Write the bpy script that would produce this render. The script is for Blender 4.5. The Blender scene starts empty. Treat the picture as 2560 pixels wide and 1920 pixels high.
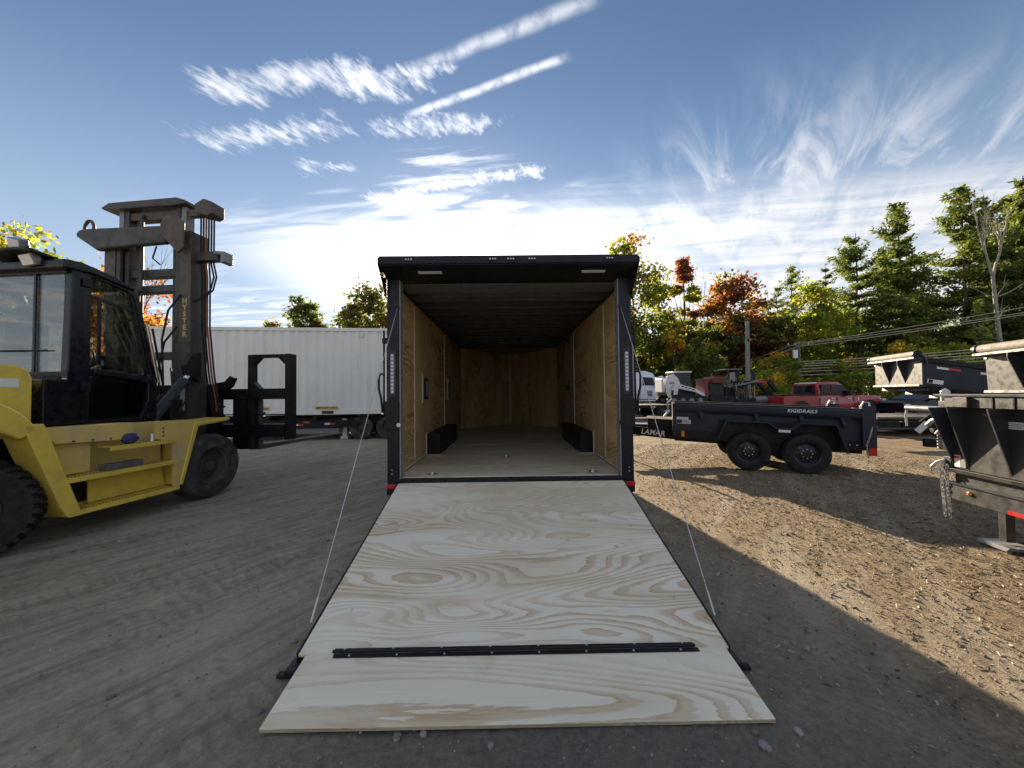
import bpy, bmesh, math, random
import numpy as np
from mathutils import Vector, Matrix
R = math.radians
random.seed(7)
scn = bpy.context.scene
COL = scn.collection

# ------------------------------------------------------------------ camera
cam = bpy.data.cameras.new('camera'); cam_o = bpy.data.objects.new('camera', cam); COL.objects.link(cam_o)
cam.sensor_width = 36.0; cam.lens = 36.0 * 924 / 2560; cam.clip_start = 0.05; cam.clip_end = 3000
cam_o.matrix_world = (Matrix.Translation((0, 0, 1.48)) @ Matrix.Rotation(R(-0.56), 4, 'Z')
                      @ Matrix.Rotation(R(91.55), 4, 'X') @ Matrix.Rotation(R(-0.66), 4, 'Z'))
scn.camera = cam_o
scn.render.resolution_x = 1024; scn.render.resolution_y = 768

# ------------------------------------------------------------------ sun, sky, exposure
SUN_AZ, SUN_EL = -7.8, 17.5          # degrees clockwise from +Y, elevation
SUN_STRENGTH = 4.8
SKY_STRENGTH = 0.15
EXPOSURE = 1.5
sdir = Vector((math.sin(R(SUN_AZ)) * math.cos(R(SUN_EL)), math.cos(R(SUN_AZ)) * math.cos(R(SUN_EL)), math.sin(R(SUN_EL))))
sl = bpy.data.lights.new('sun', 'SUN'); sl.energy = SUN_STRENGTH; sl.angle = R(0.53); sl.color = (1.0, 0.82, 0.58)
so = bpy.data.objects.new('sun', sl); COL.objects.link(so)
so.rotation_euler = (-sdir).to_track_quat('-Z', 'Y').to_euler()

class NT:
    """small helper round a node tree"""
    def __init__(s, tree):
        s.t = tree; s.n = tree.nodes; s.l = tree.links
    def node(s, typ, **kw):
        n = s.n.new(typ)
        for k, v in kw.items(): setattr(n, k, v)
        return n
    def put(s, sock, v):
        if isinstance(v, bpy.types.NodeSocket): s.l.new(v, sock)
        elif v is not None: sock.default_value = v
    def math(s, op, a, b=None, c=None, clamp=False):
        n = s.node('ShaderNodeMath', operation=op, use_clamp=clamp)
        s.put(n.inputs[0], a); s.put(n.inputs[1], b); s.put(n.inputs[2], c)
        return n.outputs[0]
    def vmath(s, op, a, b=None):
        n = s.node('ShaderNodeVectorMath', operation=op); s.put(n.inputs[0], a); s.put(n.inputs[1], b)
        return n.outputs['Value'] if op in ('DOT_PRODUCT', 'LENGTH', 'DISTANCE') else n.outputs['Vector']
    def comb(s, x, y, z=0.0):
        n = s.node('ShaderNodeCombineXYZ'); s.put(n.inputs[0], x); s.put(n.inputs[1], y); s.put(n.inputs[2], z); return n.outputs[0]
    def sep(s, v):
        n = s.node('ShaderNodeSeparateXYZ'); s.put(n.inputs[0], v); return n.outputs
    def noise(s, vec, scale, detail=4.0, rough=0.55, dist=0.0):
        n = s.node('ShaderNodeTexNoise'); s.put(n.inputs['Vector'], vec); s.put(n.inputs['Scale'], scale)
        n.inputs['Detail'].default_value = detail; n.inputs['Roughness'].default_value = rough; n.inputs['Distortion'].default_value = dist
        return n.outputs[0]
    def ramp(s, fac, stops, interp='LINEAR'):
        n = s.node('ShaderNodeValToRGB'); n.color_ramp.interpolation = interp; e = n.color_ramp.elements
        while len(e) < len(stops): e.new(0.5)
        for i, (p, c) in enumerate(stops):
            e[i].position = p; e[i].color = (c[0], c[1], c[2], 1) if hasattr(c, '__len__') else (c, c, c, 1)
        s.put(n.inputs[0], fac); return n.outputs[0]
    def maprange(s, v, a, b, c=0.0, d=1.0, smooth=True):
        n = s.node('ShaderNodeMapRange', interpolation_type='SMOOTHSTEP' if smooth else 'LINEAR')
        s.put(n.inputs[0], v); s.put(n.inputs[1], a); s.put(n.inputs[2], b); s.put(n.inputs[3], c); s.put(n.inputs[4], d)
        return n.outputs[0]
    def mix(s, fac, a, b, typ='RGBA', blend='MIX'):
        n = s.node('ShaderNodeMix', data_type=typ)
        if typ == 'RGBA':
            n.blend_type = blend; i0, i1, i2, o = 0, 6, 7, 2
        else: i0, i1, i2, o = 0, 2, 3, 0
        s.put(n.inputs[i0], fac)
        for i, v in ((i1, a), (i2, b)):
            if typ == 'RGBA' and hasattr(v, '__len__') and len(v) == 3: v = (*v, 1)
            s.put(n.inputs[i], v)
        return n.outputs[o]
    def mapping(s, vec, loc=(0, 0, 0), rot=(0, 0, 0), scale=(1, 1, 1)):
        n = s.node('ShaderNodeMapping'); s.put(n.inputs[0], vec)
        n.inputs[1].default_value = loc; n.inputs[2].default_value = rot; n.inputs[3].default_value = scale
        return n.outputs[0]

def streak(T, vec, theta, along, across, loc=(0, 0, 0)):
    """coordinates stretched so that noise runs in streaks at the angle theta"""
    return T.mapping(T.mapping(vec, rot=(0, 0, R(-theta))), loc=loc, scale=(along, across, 1))
def make_world():
    w = bpy.data.worlds.new('World'); scn.world = w; w.use_nodes = True
    T = NT(w.node_tree); T.n.clear()
    sky = T.node('ShaderNodeTexSky', sky_type='NISHITA'); sky.sun_disc = False
    sky.sun_elevation = R(SUN_EL); sky.sun_rotation = R(SUN_AZ % 360); sky.altitude = 60
    sky.air_density = 1.0; sky.dust_density = 0.22; sky.ozone_density = 2.6
    tc = T.node('ShaderNodeTexCoord'); d = T.vmath('NORMALIZE', tc.outputs['Generated'])
    dx, dy, dz = T.sep(d)
    zz = T.math('MAXIMUM', dz, 0.03)
    px = T.math('DIVIDE', dx, zz); py = T.math('DIVIDE', dy, zz)
    p = T.comb(px, py)
    warp = T.noise(p, 2.2, 3, .5)
    def band(a, b, w, e0=.12, e1=.12):
        """soft mask along the segment a-b of the cloud layer (plan coordinates of the layer)"""
        ax, ay = a; L = math.hypot(b[0] - ax, b[1] - ay); tx, ty = (b[0] - ax) / L, (b[1] - ay) / L
        qx = T.math('SUBTRACT', px, ax); qy = T.math('SUBTRACT', py, ay)
        s_ = T.math('ADD', T.math('MULTIPLY', qx, tx), T.math('MULTIPLY', qy, ty))
        d_ = T.math('ADD', T.math('MULTIPLY', qx, -ty), T.math('MULTIPLY', qy, tx))
        d_ = T.math('ADD', d_, T.math('MULTIPLY', T.math('SUBTRACT', warp, .5), w * 1.6))
        m = T.maprange(T.math('ABSOLUTE', d_), 0.0, w, 1.0, 0.0)
        m = T.math('MULTIPLY', m, T.maprange(s_, -e0, e0, 0, 1))
        return T.math('MULTIPLY', m, T.maprange(s_, L - e1, L + e1, 1, 0))
    mx = lambda a, b: T.math('MAXIMUM', a, b)
    # mottled altocumulus: puffs drawn out across the band
    st = streak(T, p, 58, 6, 15)
    puff = T.noise(st, 1.0, 5, .6, .8)
    st2 = T.mapping(p, rot=(0, 0, R(20)), scale=(24, 14, 1))
    puff2 = T.noise(st2, 1.0, 3, .55, .4)
    m1 = band((-1.03, 1.16), (-.22, 1.17), .17)
    m1 = mx(m1, band((-.60, 1.22), (-.12, 1.07), .10))
    m1 = mx(m1, T.math('MULTIPLY', band((-1.25, 1.42), (-.55, 1.37), .20), .9))
    m1 = mx(m1, T.math('MULTIPLY', band((-.57, 1.37), (.02, 1.31), .13), .85))
    m1 = mx(m1, T.math('MULTIPLY', band((-.98, 1.62), (-.62, 1.64), .20), .75))
    m1 = mx(m1, T.math('MULTIPLY', band((-.78, 1.90), (.22, 1.60), .15), .95))
    m1 = mx(m1, T.math('MULTIPLY', band((-1.35, 2.20), (-.9, 2.16), .14), .7))
    puff3 = T.noise(streak(T, p, 66, 26, 60), 1.0, 3, .6, .5)
    f1 = T.math('ADD', T.math('MULTIPLY', puff, .50), T.math('ADD', T.math('MULTIPLY', puff2, .30), T.math('MULTIPLY', puff3, .20)))
    th = T.math('SUBTRACT', .71, T.math('MULTIPLY', m1, .38))
    c1 = T.math('MULTIPLY', T.maprange(f1, th, T.math('ADD', th, .30), 0, 1), T.maprange(m1, .02, .6, 0, .74))
    # vapour-trail like streaks
    m2 = T.math('MULTIPLY', band((-.26, 1.10), (.22, .91), .035, .1, .05), .5)
    m2 = mx(m2, T.math('MULTIPLY', band((-.33, 1.295), (.17, 1.075), .026, .05, .04), .68))
    c2 = T.math('MULTIPLY', m2, T.maprange(puff2, .28, .62, .35, 1))
    # cirrus veil low in the sky and fanning out to the right
    ci = T.noise(streak(T, p, -9, 1.0, 4.6), 1.0, 6, .62, 1.0)
    ci2 = T.noise(streak(T, p, 53, 1.3, 5.5), 1.0, 6, .62, .8)
    reg = T.math('SUBTRACT', py, T.math('ADD', 1.74, T.math('MULTIPLY', T.math('SUBTRACT', px, .6), -.17)))
    right = T.maprange(px, -.40, .55, 0, 1)
    veil = T.math('MULTIPLY', T.maprange(reg, -.14, .5, 0, 1), right)
    veil = T.math('MULTIPLY', veil, T.maprange(T.math('ADD', T.math('MULTIPLY', ci, .55), T.math('MULTIPLY', ci2, .45)), .38, .60, .34, .96))
    rays = T.math('MULTIPLY', T.math('MULTIPLY', T.maprange(reg, -.75, .1, 0, 1), T.maprange(px, .35, 1.2, 0, 1)), T.maprange(ci2, .42, .72, 0, .75))
    low = T.math('MULTIPLY', T.maprange(py, 2.1, 4.2, 0, 1), T.maprange(ci, .42, .70, 0.0, .75))
    cs = Vector((sdir.x, sdir.y, sdir.z))
    dot = T.vmath('DOT_PRODUCT', d, tuple(cs))
    aur = T.maprange(T.math('ADD', dot, T.math('MULTIPLY', T.math('SUBTRACT', ci, .5), .12)), .962, 1.005, 0, 1)
    side = T.maprange(T.math('ABSOLUTE', T.math('ADD', px, .1)), .7, 2.4, 1, 0)
    bank = T.math('MULTIPLY', T.math('MULTIPLY', T.maprange(T.math('ADD', py, T.math('MULTIPLY', T.math('SUBTRACT', ci, .5), 1.6)), 1.75, 2.7, 0, 1), side), .92)
    sunveil = mx(T.math('MULTIPLY', aur, .9), bank)
    # broken cloud added out of view, overhead and behind, to raise the fill light
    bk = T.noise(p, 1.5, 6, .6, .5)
    fill_cloud = T.math('MULTIPLY', T.maprange(py, .75, .1, 0, 1), T.maprange(bk, .42, .66, .12, .92))
    cov = mx(fill_cloud, mx(mx(c1, c2), mx(veil, mx(rays, mx(low, sunveil)))))
    # far haze at the horizon
    glow = T.math('POWER', T.math('MAXIMUM', dot, 0.0), 60.0)
    lum = T.math('ADD', T.math('ADD', 2.2, T.math('MULTIPLY', T.math('POWER', T.math('MAXIMUM', dot, 0.0), 7.0), 2.8)), T.math('MULTIPLY', glow, 6.0))
    cc = T.vmath('SCALE', (1.0, 1.0, 1.02)); cc.node.inputs['Scale'].default_value = 1
    T.put(cc.node.inputs['Scale'], lum)
    clear = T.vmath('SCALE', sky.outputs[0]); clear.node.inputs['Scale'].default_value = .30
    hz = T.vmath('SCALE', (.74, .87, 1.05)); hz.node.inputs['Scale'].default_value = 2.0
    clear = T.mix(T.maprange(dz, 0.0, .66, .75, 0), clear, hz)
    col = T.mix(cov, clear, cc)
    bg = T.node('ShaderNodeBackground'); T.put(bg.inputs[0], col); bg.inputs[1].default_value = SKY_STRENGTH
    out = T.node('ShaderNodeOutputWorld'); T.l.new(bg.outputs[0], out.inputs[0])
make_world()
scn.view_settings.view_transform = 'Standard'; scn.view_settings.look = 'None'
scn.view_settings.exposure = EXPOSURE; scn.view_settings.gamma = 1.0; scn.view_settings.use_curve_mapping = False
scn.render.engine = 'CYCLES'
scn.cycles.max_bounces = 5; scn.cycles.diffuse_bounces = 2; scn.cycles.glossy_bounces = 2; scn.cycles.transparent_max_bounces = 8; scn.cycles.caustics_reflective = False

# ------------------------------------------------------------------ materials
MATS = {}
def new_mat(name):
    m = bpy.data.materials.new(name); m.use_nodes = True; T = NT(m.node_tree)
    b = T.n['Principled BSDF']; MATS[name] = m
    return m, T, b
def paint(name, col, rough=.45, metal=0.0, dirt=.18, dcol=None, scale=6.0, bump=0.0, coat=0.0, bscale=60.0, spec=.5):
    """paint, rubber, metal: base colour with worn, dusty variation and fine relief"""
    m, T, b = new_mat(name)
    tc = T.node('ShaderNodeTexCoord'); o = tc.outputs['Object']
    n = T.noise(o, scale, 6, .62, .3)
    f = T.maprange(n, .38, .75, 0, dirt)
    dc = dcol or tuple(min(1, c * .45 + .06) for c in col)
    c = T.mix(f, (*col, 1), (*dc, 1))
    T.put(b.inputs['Base Color'], c)
    T.put(b.inputs['Roughness'], T.maprange(T.noise(o, scale * 2.3, 4), .3, .7, max(.03, rough - .1), min(1, rough + .12)))
    b.inputs['Metallic'].default_value = metal; b.inputs['Coat Weight'].default_value = coat; b.inputs['Coat Roughness'].default_value = .12
    b.inputs['Specular IOR Level'].default_value = spec
    if bump:
        bm_ = T.node('ShaderNodeBump'); bm_.inputs['Strength'].default_value = bump; bm_.inputs['Distance'].default_value = .004
        T.put(bm_.inputs['Height'], T.noise(o, bscale, 3)); T.l.new(bm_.outputs[0], b.inputs['Normal'])
    return m
def streaked(name, col, scol, amount):
    """painted sheet steel with rain streaks and dull patches"""
    m = paint(name, col, .5, dirt=.3, dcol=tuple(c * .74 for c in col), scale=1.3, bump=.1)
    T = NT(m.node_tree); b = T.n['Principled BSDF']; src = b.inputs['Base Color'].links[0].from_socket
    o = T.node('ShaderNodeTexCoord').outputs['Object']
    st = T.noise(T.mapping(o, scale=(7, 7, .35)), 1.0, 5, .6); st2 = T.noise(T.mapping(o, scale=(26, 26, 1.1)), 1.0, 3, .6)
    f = T.math('MULTIPLY', T.maprange(T.math('ADD', T.math('MULTIPLY', st, .6), T.math('MULTIPLY', st2, .4)), .50, .70, 0, 1), amount)
    T.put(b.inputs['Base Color'], T.mix(f, src, (*scol, 1)))
    return m
def glass(name, tint, rough=.02, alpha=.45):
    m, T, b = new_mat(name); T.n.remove(b)
    tr = T.node('ShaderNodeBsdfTransparent'); tr.inputs[0].default_value = (*tint, 1)
    gl = T.node('ShaderNodeBsdfGlossy'); gl.inputs['Roughness'].default_value = rough
    lw = T.node('ShaderNodeFresnel'); lw.inputs[0].default_value = 1.5
    mx_ = T.node('ShaderNodeMixShader'); T.put(mx_.inputs[0], T.math('MULTIPLY_ADD', lw.outputs[0], .8, alpha * .02))
    T.l.new(tr.outputs[0], mx_.inputs[1]); T.l.new(gl.outputs[0], mx_.inputs[2])
    T.l.new(mx_.outputs[0], T.n['Material Output'].inputs[0])
    return m
def plywood(name, light, dark, scale=1.0, contrast=1.0, rough=.62, axis='X', freq=15.0):
    """rotary-cut softwood veneer: nested contour figure, fine grain, knots"""
    m, T, b = new_mat(name)
    tc = T.node('ShaderNodeTexCoord'); o = tc.outputs['Object']
    oi = T.node('ShaderNodeObjectInfo')
    off = T.vmath('SCALE', (31.0, 17.0, 23.0)); T.put(off.node.inputs['Scale'], oi.outputs['Random'])
    o = T.vmath('ADD', o, off)
    sc = {'X': (.55, 2.6, 2.6), 'Y': (2.6, .55, 2.6), 'Z': (2.6, 2.6, .55)}[axis]
    v = T.mapping(o, scale=tuple(q * scale for q in sc))
    base = T.noise(v, .8, 1.2, .4, .25)
    gs = {'X': (3, 150, 150), 'Y': (150, 3, 150), 'Z': (150, 150, 3)}[axis]
    grain = T.noise(T.mapping(o, scale=gs), 1.0, 3, .6)
    fs_ = {'X': (5, 45, 45), 'Y': (45, 5, 45), 'Z': (45, 45, 5)}[axis]
    frill = T.noise(T.mapping(o, scale=fs_), 1.0, 3, .6)
    rings = T.math('ADD', T.math('MULTIPLY', base, freq), T.math('MULTIPLY', T.math('SUBTRACT', frill, .5), .55))
    fr = T.math('FRACT', rings)
    late = T.ramp(fr, [(0, 0), (.34, .06), (.52, .12), (.62, .60), (.84, .66), (.93, 1.0), (.985, .75), (1.0, 0)])
    amp = T.maprange(T.noise(v, .55, 2), .36, .66, .22, 1.0)
    blot = T.maprange(T.noise(v, 1.3, 3, .5, .6), .40, .60, 0, .42)
    f = T.math('ADD', T.math('MULTIPLY', T.math('MULTIPLY', late, amp), .62 * contrast), T.math('MULTIPLY', blot, .5 * contrast))
    f = T.math('ADD', f, T.math('MULTIPLY', T.math('SUBTRACT', grain, .5), .28), clamp=True)
    vo = T.node('ShaderNodeTexVoronoi'); T.put(vo.inputs['Vector'], T.mapping(o, scale=(1.15, 1.6, 1.6))); vo.inputs['Scale'].default_value = 1.3
    knot = T.maprange(vo.outputs['Distance'], .018, .04, 1, 0)
    c = T.mix(f, (*light, 1), (*dark, 1))
    c = T.mix(T.math('MULTIPLY', knot, .55), c, (dark[0] * .45, dark[1] * .38, dark[2] * .3, 1))
    c = T.mix(T.maprange(T.noise(o, 2.6, 6, .68, .4), .56, .78, 0, .30), c, (dark[0] * .62, dark[1] * .66, dark[2] * .8, 1))
    T.put(b.inputs['Base Color'], c); b.inputs['Roughness'].default_value = rough
    bp = T.node('ShaderNodeBump'); bp.inputs['Strength'].default_value = .25; bp.inputs['Distance'].default_value = .002
    T.put(bp.inputs['Height'], T.math('ADD', grain, late)); T.l.new(bp.outputs[0], b.inputs['Normal'])
    return m
def leaf_mat(name, trans=.5):
    """leaf colour comes from a per-leaf colour attribute; light passes through"""
    m, T, b = new_mat(name); T.n.remove(b)
    at = T.node('ShaderNodeAttribute'); at.attribute_name = 'leaf'
    df = T.node('ShaderNodeBsdfDiffuse'); tr = T.node('ShaderNodeBsdfTranslucent')
    T.l.new(at.outputs['Color'], df.inputs[0])
    c2 = T.mix(1.0, at.outputs['Color'], (2.3, 2.15, 1.1, 1), blend='MULTIPLY'); T.put(tr.inputs[0], c2)
    mx_ = T.node('ShaderNodeMixShader'); mx_.inputs[0].default_value = trans
    T.l.new(df.outputs[0], mx_.inputs[1]); T.l.new(tr.outputs[0], mx_.inputs[2])
    T.l.new(mx_.outputs[0], T.n['Material Output'].inputs[0])
    return m
def attr_mat(name, rough=.9):
    m, T, b = new_mat(name)
    at = T.node('ShaderNodeAttribute'); at.attribute_name = 'leaf'
    T.l.new(at.outputs['Color'], b.inputs['Base Color']); b.inputs['Roughness'].default_value = rough
    return m

paint('black_steel', (.008, .008, .010), .45, dirt=.25, dcol=(.03, .028, .026), bump=.15, spec=.3)
paint('black_gloss', (.008, .008, .012), .28, dirt=.15, dcol=(.03, .028, .026), spec=.4)
paint('trailer_black', (.006, .007, .014), .34, dirt=.12, dcol=(.02, .02, .025), spec=.3)
paint('dark_plastic', (.012, .012, .014), .6, dirt=.3)
paint('rubber', (.012, .012, .013), .82, dirt=.45, dcol=(.045, .042, .04), scale=9, bump=.4)
paint('dusty_rubber', (.035, .033, .031), .9, dirt=.8, dcol=(.12, .11, .10), scale=7, bump=.5)
paint('rim_black', (.018, .018, .02), .35, dirt=.2)
paint('rim_dusty', (.05, .047, .043), .7, dirt=.6, dcol=(.13, .12, .11))
paint('yellow', (.82, .60, .085), .36, dirt=.45, dcol=(.40, .31, .14), scale=4.5, bump=.1, coat=.25)
paint('yellow_worn', (.74, .54, .15), .5, dirt=.9, dcol=(.48, .39, .27), scale=2.6, bump=.2)
paint('yellow_letter', (.62, .47, .16), .5, dirt=.3)
paint('mast_steel', (.045, .041, .038), .5, dirt=.6, dcol=(.11, .095, .08), scale=4, bump=.25)
paint('mast_brown', (.11, .088, .07), .6, dirt=.6, dcol=(.05, .045, .04), scale=5, bump=.25)
paint('steel', (.55, .55, .54), .3, metal=.9, dirt=.2)
paint('zinc', (.62, .62, .60), .38, metal=.7, dirt=.25)
paint('chrome', (.75, .75, .75), .12, metal=1.0, dirt=.05)
paint('cable', (.55, .55, .56), .35, metal=.6, dirt=.1)
streaked('container_white', (.83, .81, .76), (.50, .43, .35), .32)
paint('container_white_b', (.72, .70, .66), .5, dirt=.3, dcol=(.52, .49, .43), scale=1.2)
paint('label_yellow', (.75, .48, .05), .5, dirt=.2)
paint('label_white', (.78, .79, .80), .4, dirt=.1)
paint('letter_black', (.02, .015, .01), .5, dirt=.1)
paint('letter_white', (.82, .82, .84), .4, dirt=.05)
paint('reflect_red', (.55, .02, .02), .3, dirt=.1)
paint('reflect_white', (.75, .76, .78), .3, dirt=.1)
paint('lens_red', (.60, .015, .015), .15, dirt=.05, coat=.6)
paint('lens_amber', (.75, .25, .02), .2, dirt=.05, coat=.5)
paint('lens_clear', (.62, .64, .72), .12, dirt=.05, coat=.8)
paint('lens_grey', (.22, .22, .23), .3, dirt=.1)
paint('charcoal', (.027, .033, .046), .45, dirt=.3, dcol=(.03, .03, .03), scale=3, bump=.08, spec=.3)
paint('charcoal_worn', (.15, .14, .12), .5, metal=.35, dirt=.5, dcol=(.22, .20, .16), scale=5, bump=.12, spec=.6)
paint('near_grey', (.026, .027, .030), .44, dirt=.3, dcol=(.06, .057, .05), scale=5, bump=.12, spec=.6)
paint('bed_grey', (.045, .046, .048), .5, dirt=.5, dcol=(.11, .10, .085), scale=4, bump=.1, spec=.3)
paint('tarp', (.27, .245, .205), .75, dirt=.5, dcol=(.11, .10, .09), scale=8, bump=.6, bscale=25)
paint('red_paint', (.36, .012, .022), .22, dirt=.1, coat=.9)
paint('red_machine', (.22, .016, .016), .4, dirt=.25)
paint('white_paint', (.72, .76, .82), .3, dirt=.12, coat=.5)
paint('white_machine', (.72, .72, .74), .4, dirt=.3, dcol=(.4, .36, .32))
paint('dark_window', (.006, .008, .012), .12, dirt=.02, spec=.4)
paint('steel_dark', (.09, .085, .08), .5, metal=.3, dirt=.4)
paint('rust_hose', (.20, .08, .04), .6, dirt=.4)
paint('pole_grey', (.24, .235, .22), .85, dirt=.5, dcol=(.14, .13, .12), bump=.3)
paint('pole_wood', (.15, .125, .10), .85, dirt=.5, bump=.3)
paint('wire', (.62, .56, .42), .5, dirt=.2)
paint('ceiling_panel', (.15, .15, .153), .55, dirt=.2)
paint('trim_wood', (.60, .52, .40), .6, dirt=.25, dcol=(.45, .36, .25))
paint('blue_cloth', (.035, .045, .16), .9, dirt=.4, bump=.6)
paint('grey_cloth', (.24, .24, .26), .9, dirt=.5, bump=.6)
paint('grey_block', (.13, .125, .12), .85, dirt=.6, dcol=(.06, .058, .055), bump=.5)
paint('seat_cloth', (.05, .05, .055), .9, dirt=.3)
paint('orange_rust', (.30, .09, .03), .7, dirt=.4)
glass('cab_glass', (.95, .98, .97))
glass('cab_glass_dark', (.50, .64, .68), alpha=.9)
plywood('ply_ramp', (.80, .755, .645), (.46, .30, .13), 1.2, 1.3, axis='X', freq=32)
plywood('ply_flap', (.80, .745, .62), (.48, .33, .16), 1.2, 1.2, axis='X', freq=19)
plywood('ply_floor', (.70, .62, .50), (.38, .28, .17), 1.2, 1.1, axis='X', freq=20)
plywood('ply_wall', (.66, .46, .22), (.20, .105, .035), 1.5, 1.5, axis='Y', freq=24)
plywood('ply_wall_v', (.58, .40, .20), (.24, .135, .055), 1.1, 1.2, axis='Z', freq=18)
plywood('ply_edge', (.55, .45, .30), (.26, .18, .10), 3.0, 1.2, axis='X', freq=40)
leaf_mat('leaves', .58); leaf_mat('needles', .42)
paint('bark', (.085, .068, .052), .95, dirt=.6, dcol=(.14, .12, .10), scale=3, bump=1.0, bscale=14)
paint('bark_pale', (.36, .33, .28), .9, dirt=.6, dcol=(.16, .14, .12), scale=3, bump=.8, bscale=14)
attr_mat('chips'); attr_mat('stones', .85)

# ------------------------------------------------------------------ mesh builder
class MB:
    def __init__(s, M=None): s.v = []; s.f = []; s.M = M
    def add(s, vs, fs):
        o = len(s.v)
        for q in vs:
            q = Vector(q); s.v.append(tuple(s.M @ q) if s.M else tuple(q))
        s.f += [tuple(i + o for i in f) for f in fs]; return s
    def box(s, x0, x1, y0, y1, z0, z1):
        return s.add([(x0, y0, z0), (x1, y0, z0), (x1, y1, z0), (x0, y1, z0), (x0, y0, z1), (x1, y0, z1), (x1, y1, z1), (x0, y1, z1)],
                     [(0, 3, 2, 1), (4, 5, 6, 7), (0, 1, 5, 4), (1, 2, 6, 5), (2, 3, 7, 6), (3, 0, 4, 7)])
    def beam(s, p, q, w, h, up=(0, 0, 1)):
        p, q = Vector(p), Vector(q); d = (q - p).normalized(); up = Vector(up)
        if abs(d.dot(up)) > .98: up = Vector((0, 1, 0))
        a = d.cross(up).normalized(); b = a.cross(d)
        a *= w / 2; b *= h / 2; vs = []
        for c in (p, q): vs += [c - a - b, c + a - b, c + a + b, c - a + b]
        return s.add(vs, [(0, 1, 2, 3), (7, 6, 5, 4), (0, 4, 5, 1), (1, 5, 6, 2), (2, 6, 7, 3), (3, 7, 4, 0)])
    def tube(s, pts, r, n=8, caps=True):
        pts = [Vector(p) for p in pts]; m = len(pts); rr = r if hasattr(r, '__len__') else [r] * m
        prev = None; vs = []; fs = []
        for i, p in enumerate(pts):
            d = (pts[min(i + 1, m - 1)] - pts[max(i - 1, 0)]).normalized()
            if prev is None:
                u = Vector((0, 0, 1)) if abs(d.z) < .9 else Vector((1, 0, 0)); a = d.cross(u).normalized()
            else: a = (prev - d * prev.dot(d)).normalized()
            prev = a; b = d.cross(a)
            for k in range(n):
                t = 2 * math.pi * k / n; vs.append(p + (a * math.cos(t) + b * math.sin(t)) * rr[i])
        for i in range(m - 1):
            for k in range(n):
                k2 = (k + 1) % n; fs.append((i * n + k, i * n + k2, (i + 1) * n + k2, (i + 1) * n + k))
        if caps: fs += [tuple(reversed(range(n))), tuple(range((m - 1) * n, m * n))]
        return s.add(vs, fs)
    def cyl(s, p, q, r, n=16, r2=None): return s.tube([p, q], [r, r if r2 is None else r2], n)
    def prism(s, poly, axis, a, b):
        """polygon in the plane across the axis, drawn out from a to b"""
        n = len(poly)
        def P(q, t): return {'x': (t, q[0], q[1]), 'y': (q[0], t, q[1]), 'z': (q[0], q[1], t)}[axis]
        vs = [P(q, a) for q in poly] + [P(q, b) for q in poly]
        fs = [tuple(range(n)), tuple(reversed(range(n, 2 * n)))] + [(i, i + n, (i + 1) % n + n, (i + 1) % n) for i in range(n)]
        return s.add(vs, fs)
    def lathe(s, prof, c, ax='y', n=28):
        """profile (radius, height along the axis) spun round the axis through c"""
        vs = []; fs = []; m = len(prof)
        for r, h in prof:
            for k in range(n):
                t = 2 * math.pi * k / n; u, w = r * math.cos(t), r * math.sin(t)
                q = {'x': (h, u, w), 'y': (u, h, w), 'z': (u, w, h)}[ax]
                vs.append((c[0] + q[0], c[1] + q[1], c[2] + q[2]))
        for i in range(m - 1):
            for k in range(n):
                k2 = (k + 1) % n; fs.append((i * n + k, (i + 1) * n + k, (i + 1) * n + k2, i * n + k2))
        return s.add(vs, fs)
    def ball(s, c, rx, ry, rz, n=10, m=6):
        vs = []; fs = []
        for i in range(m + 1):
            ph = math.pi * i / m
            for k in range(n):
                t = 2 * math.pi * k / n
                vs.append((c[0] + rx * math.sin(ph) * math.cos(t), c[1] + ry * math.sin(ph) * math.sin(t), c[2] + rz * math.cos(ph)))
        for i in range(m):
            for k in range(n):
                k2 = (k + 1) % n; fs.append((i * n + k, (i + 1) * n + k, (i + 1) * n + k2, i * n + k2))
        return s.add(vs, fs)
    def build(s, name, mat, parent=None, bevel=0.0, sharp=38):
        me = bpy.data.meshes.new(name); me.from_pydata(s.v, [], s.f)
        b = bmesh.new(); b.from_mesh(me); bmesh.ops.recalc_face_normals(b, faces=b.faces); b.to_mesh(me); b.free()
        me.polygons.foreach_set('use_smooth', [True] * len(me.polygons)); me.set_sharp_from_angle(angle=R(sharp))
        me.materials.append(MATS[mat]); o = bpy.data.objects.new(name, me); COL.objects.link(o)
        if parent: o.parent = parent
        if bevel:
            md = o.modifiers.new('edge', 'BEVEL'); md.width = bevel; md.segments = 2; md.limit_method = 'ANGLE'; md.angle_limit = R(40); md.harden_normals = True
        return o
def thing(name, label, cat, loc=(0, 0, 0), rotz=0.0, group=None):
    o = bpy.data.objects.new(name, None); COL.objects.link(o); o.empty_display_size = .2
    o.location = loc; o.rotation_euler = (0, 0, rotz); o['label'] = label; o['category'] = cat
    if group: o['group'] = group
    return o
def tag(o, label, cat, group=None):
    o['label'] = label; o['category'] = cat
    if group: o['group'] = group
    return o
def lbl(o, t): o['label'] = t; return o
def kind(o, k): o['kind'] = k; return o
def copy_tree(o, parent=None):
    c = o.copy(); COL.objects.link(c); c.parent = parent
    for ch in list(o.children): copy_tree(ch, c)
    return c
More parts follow.
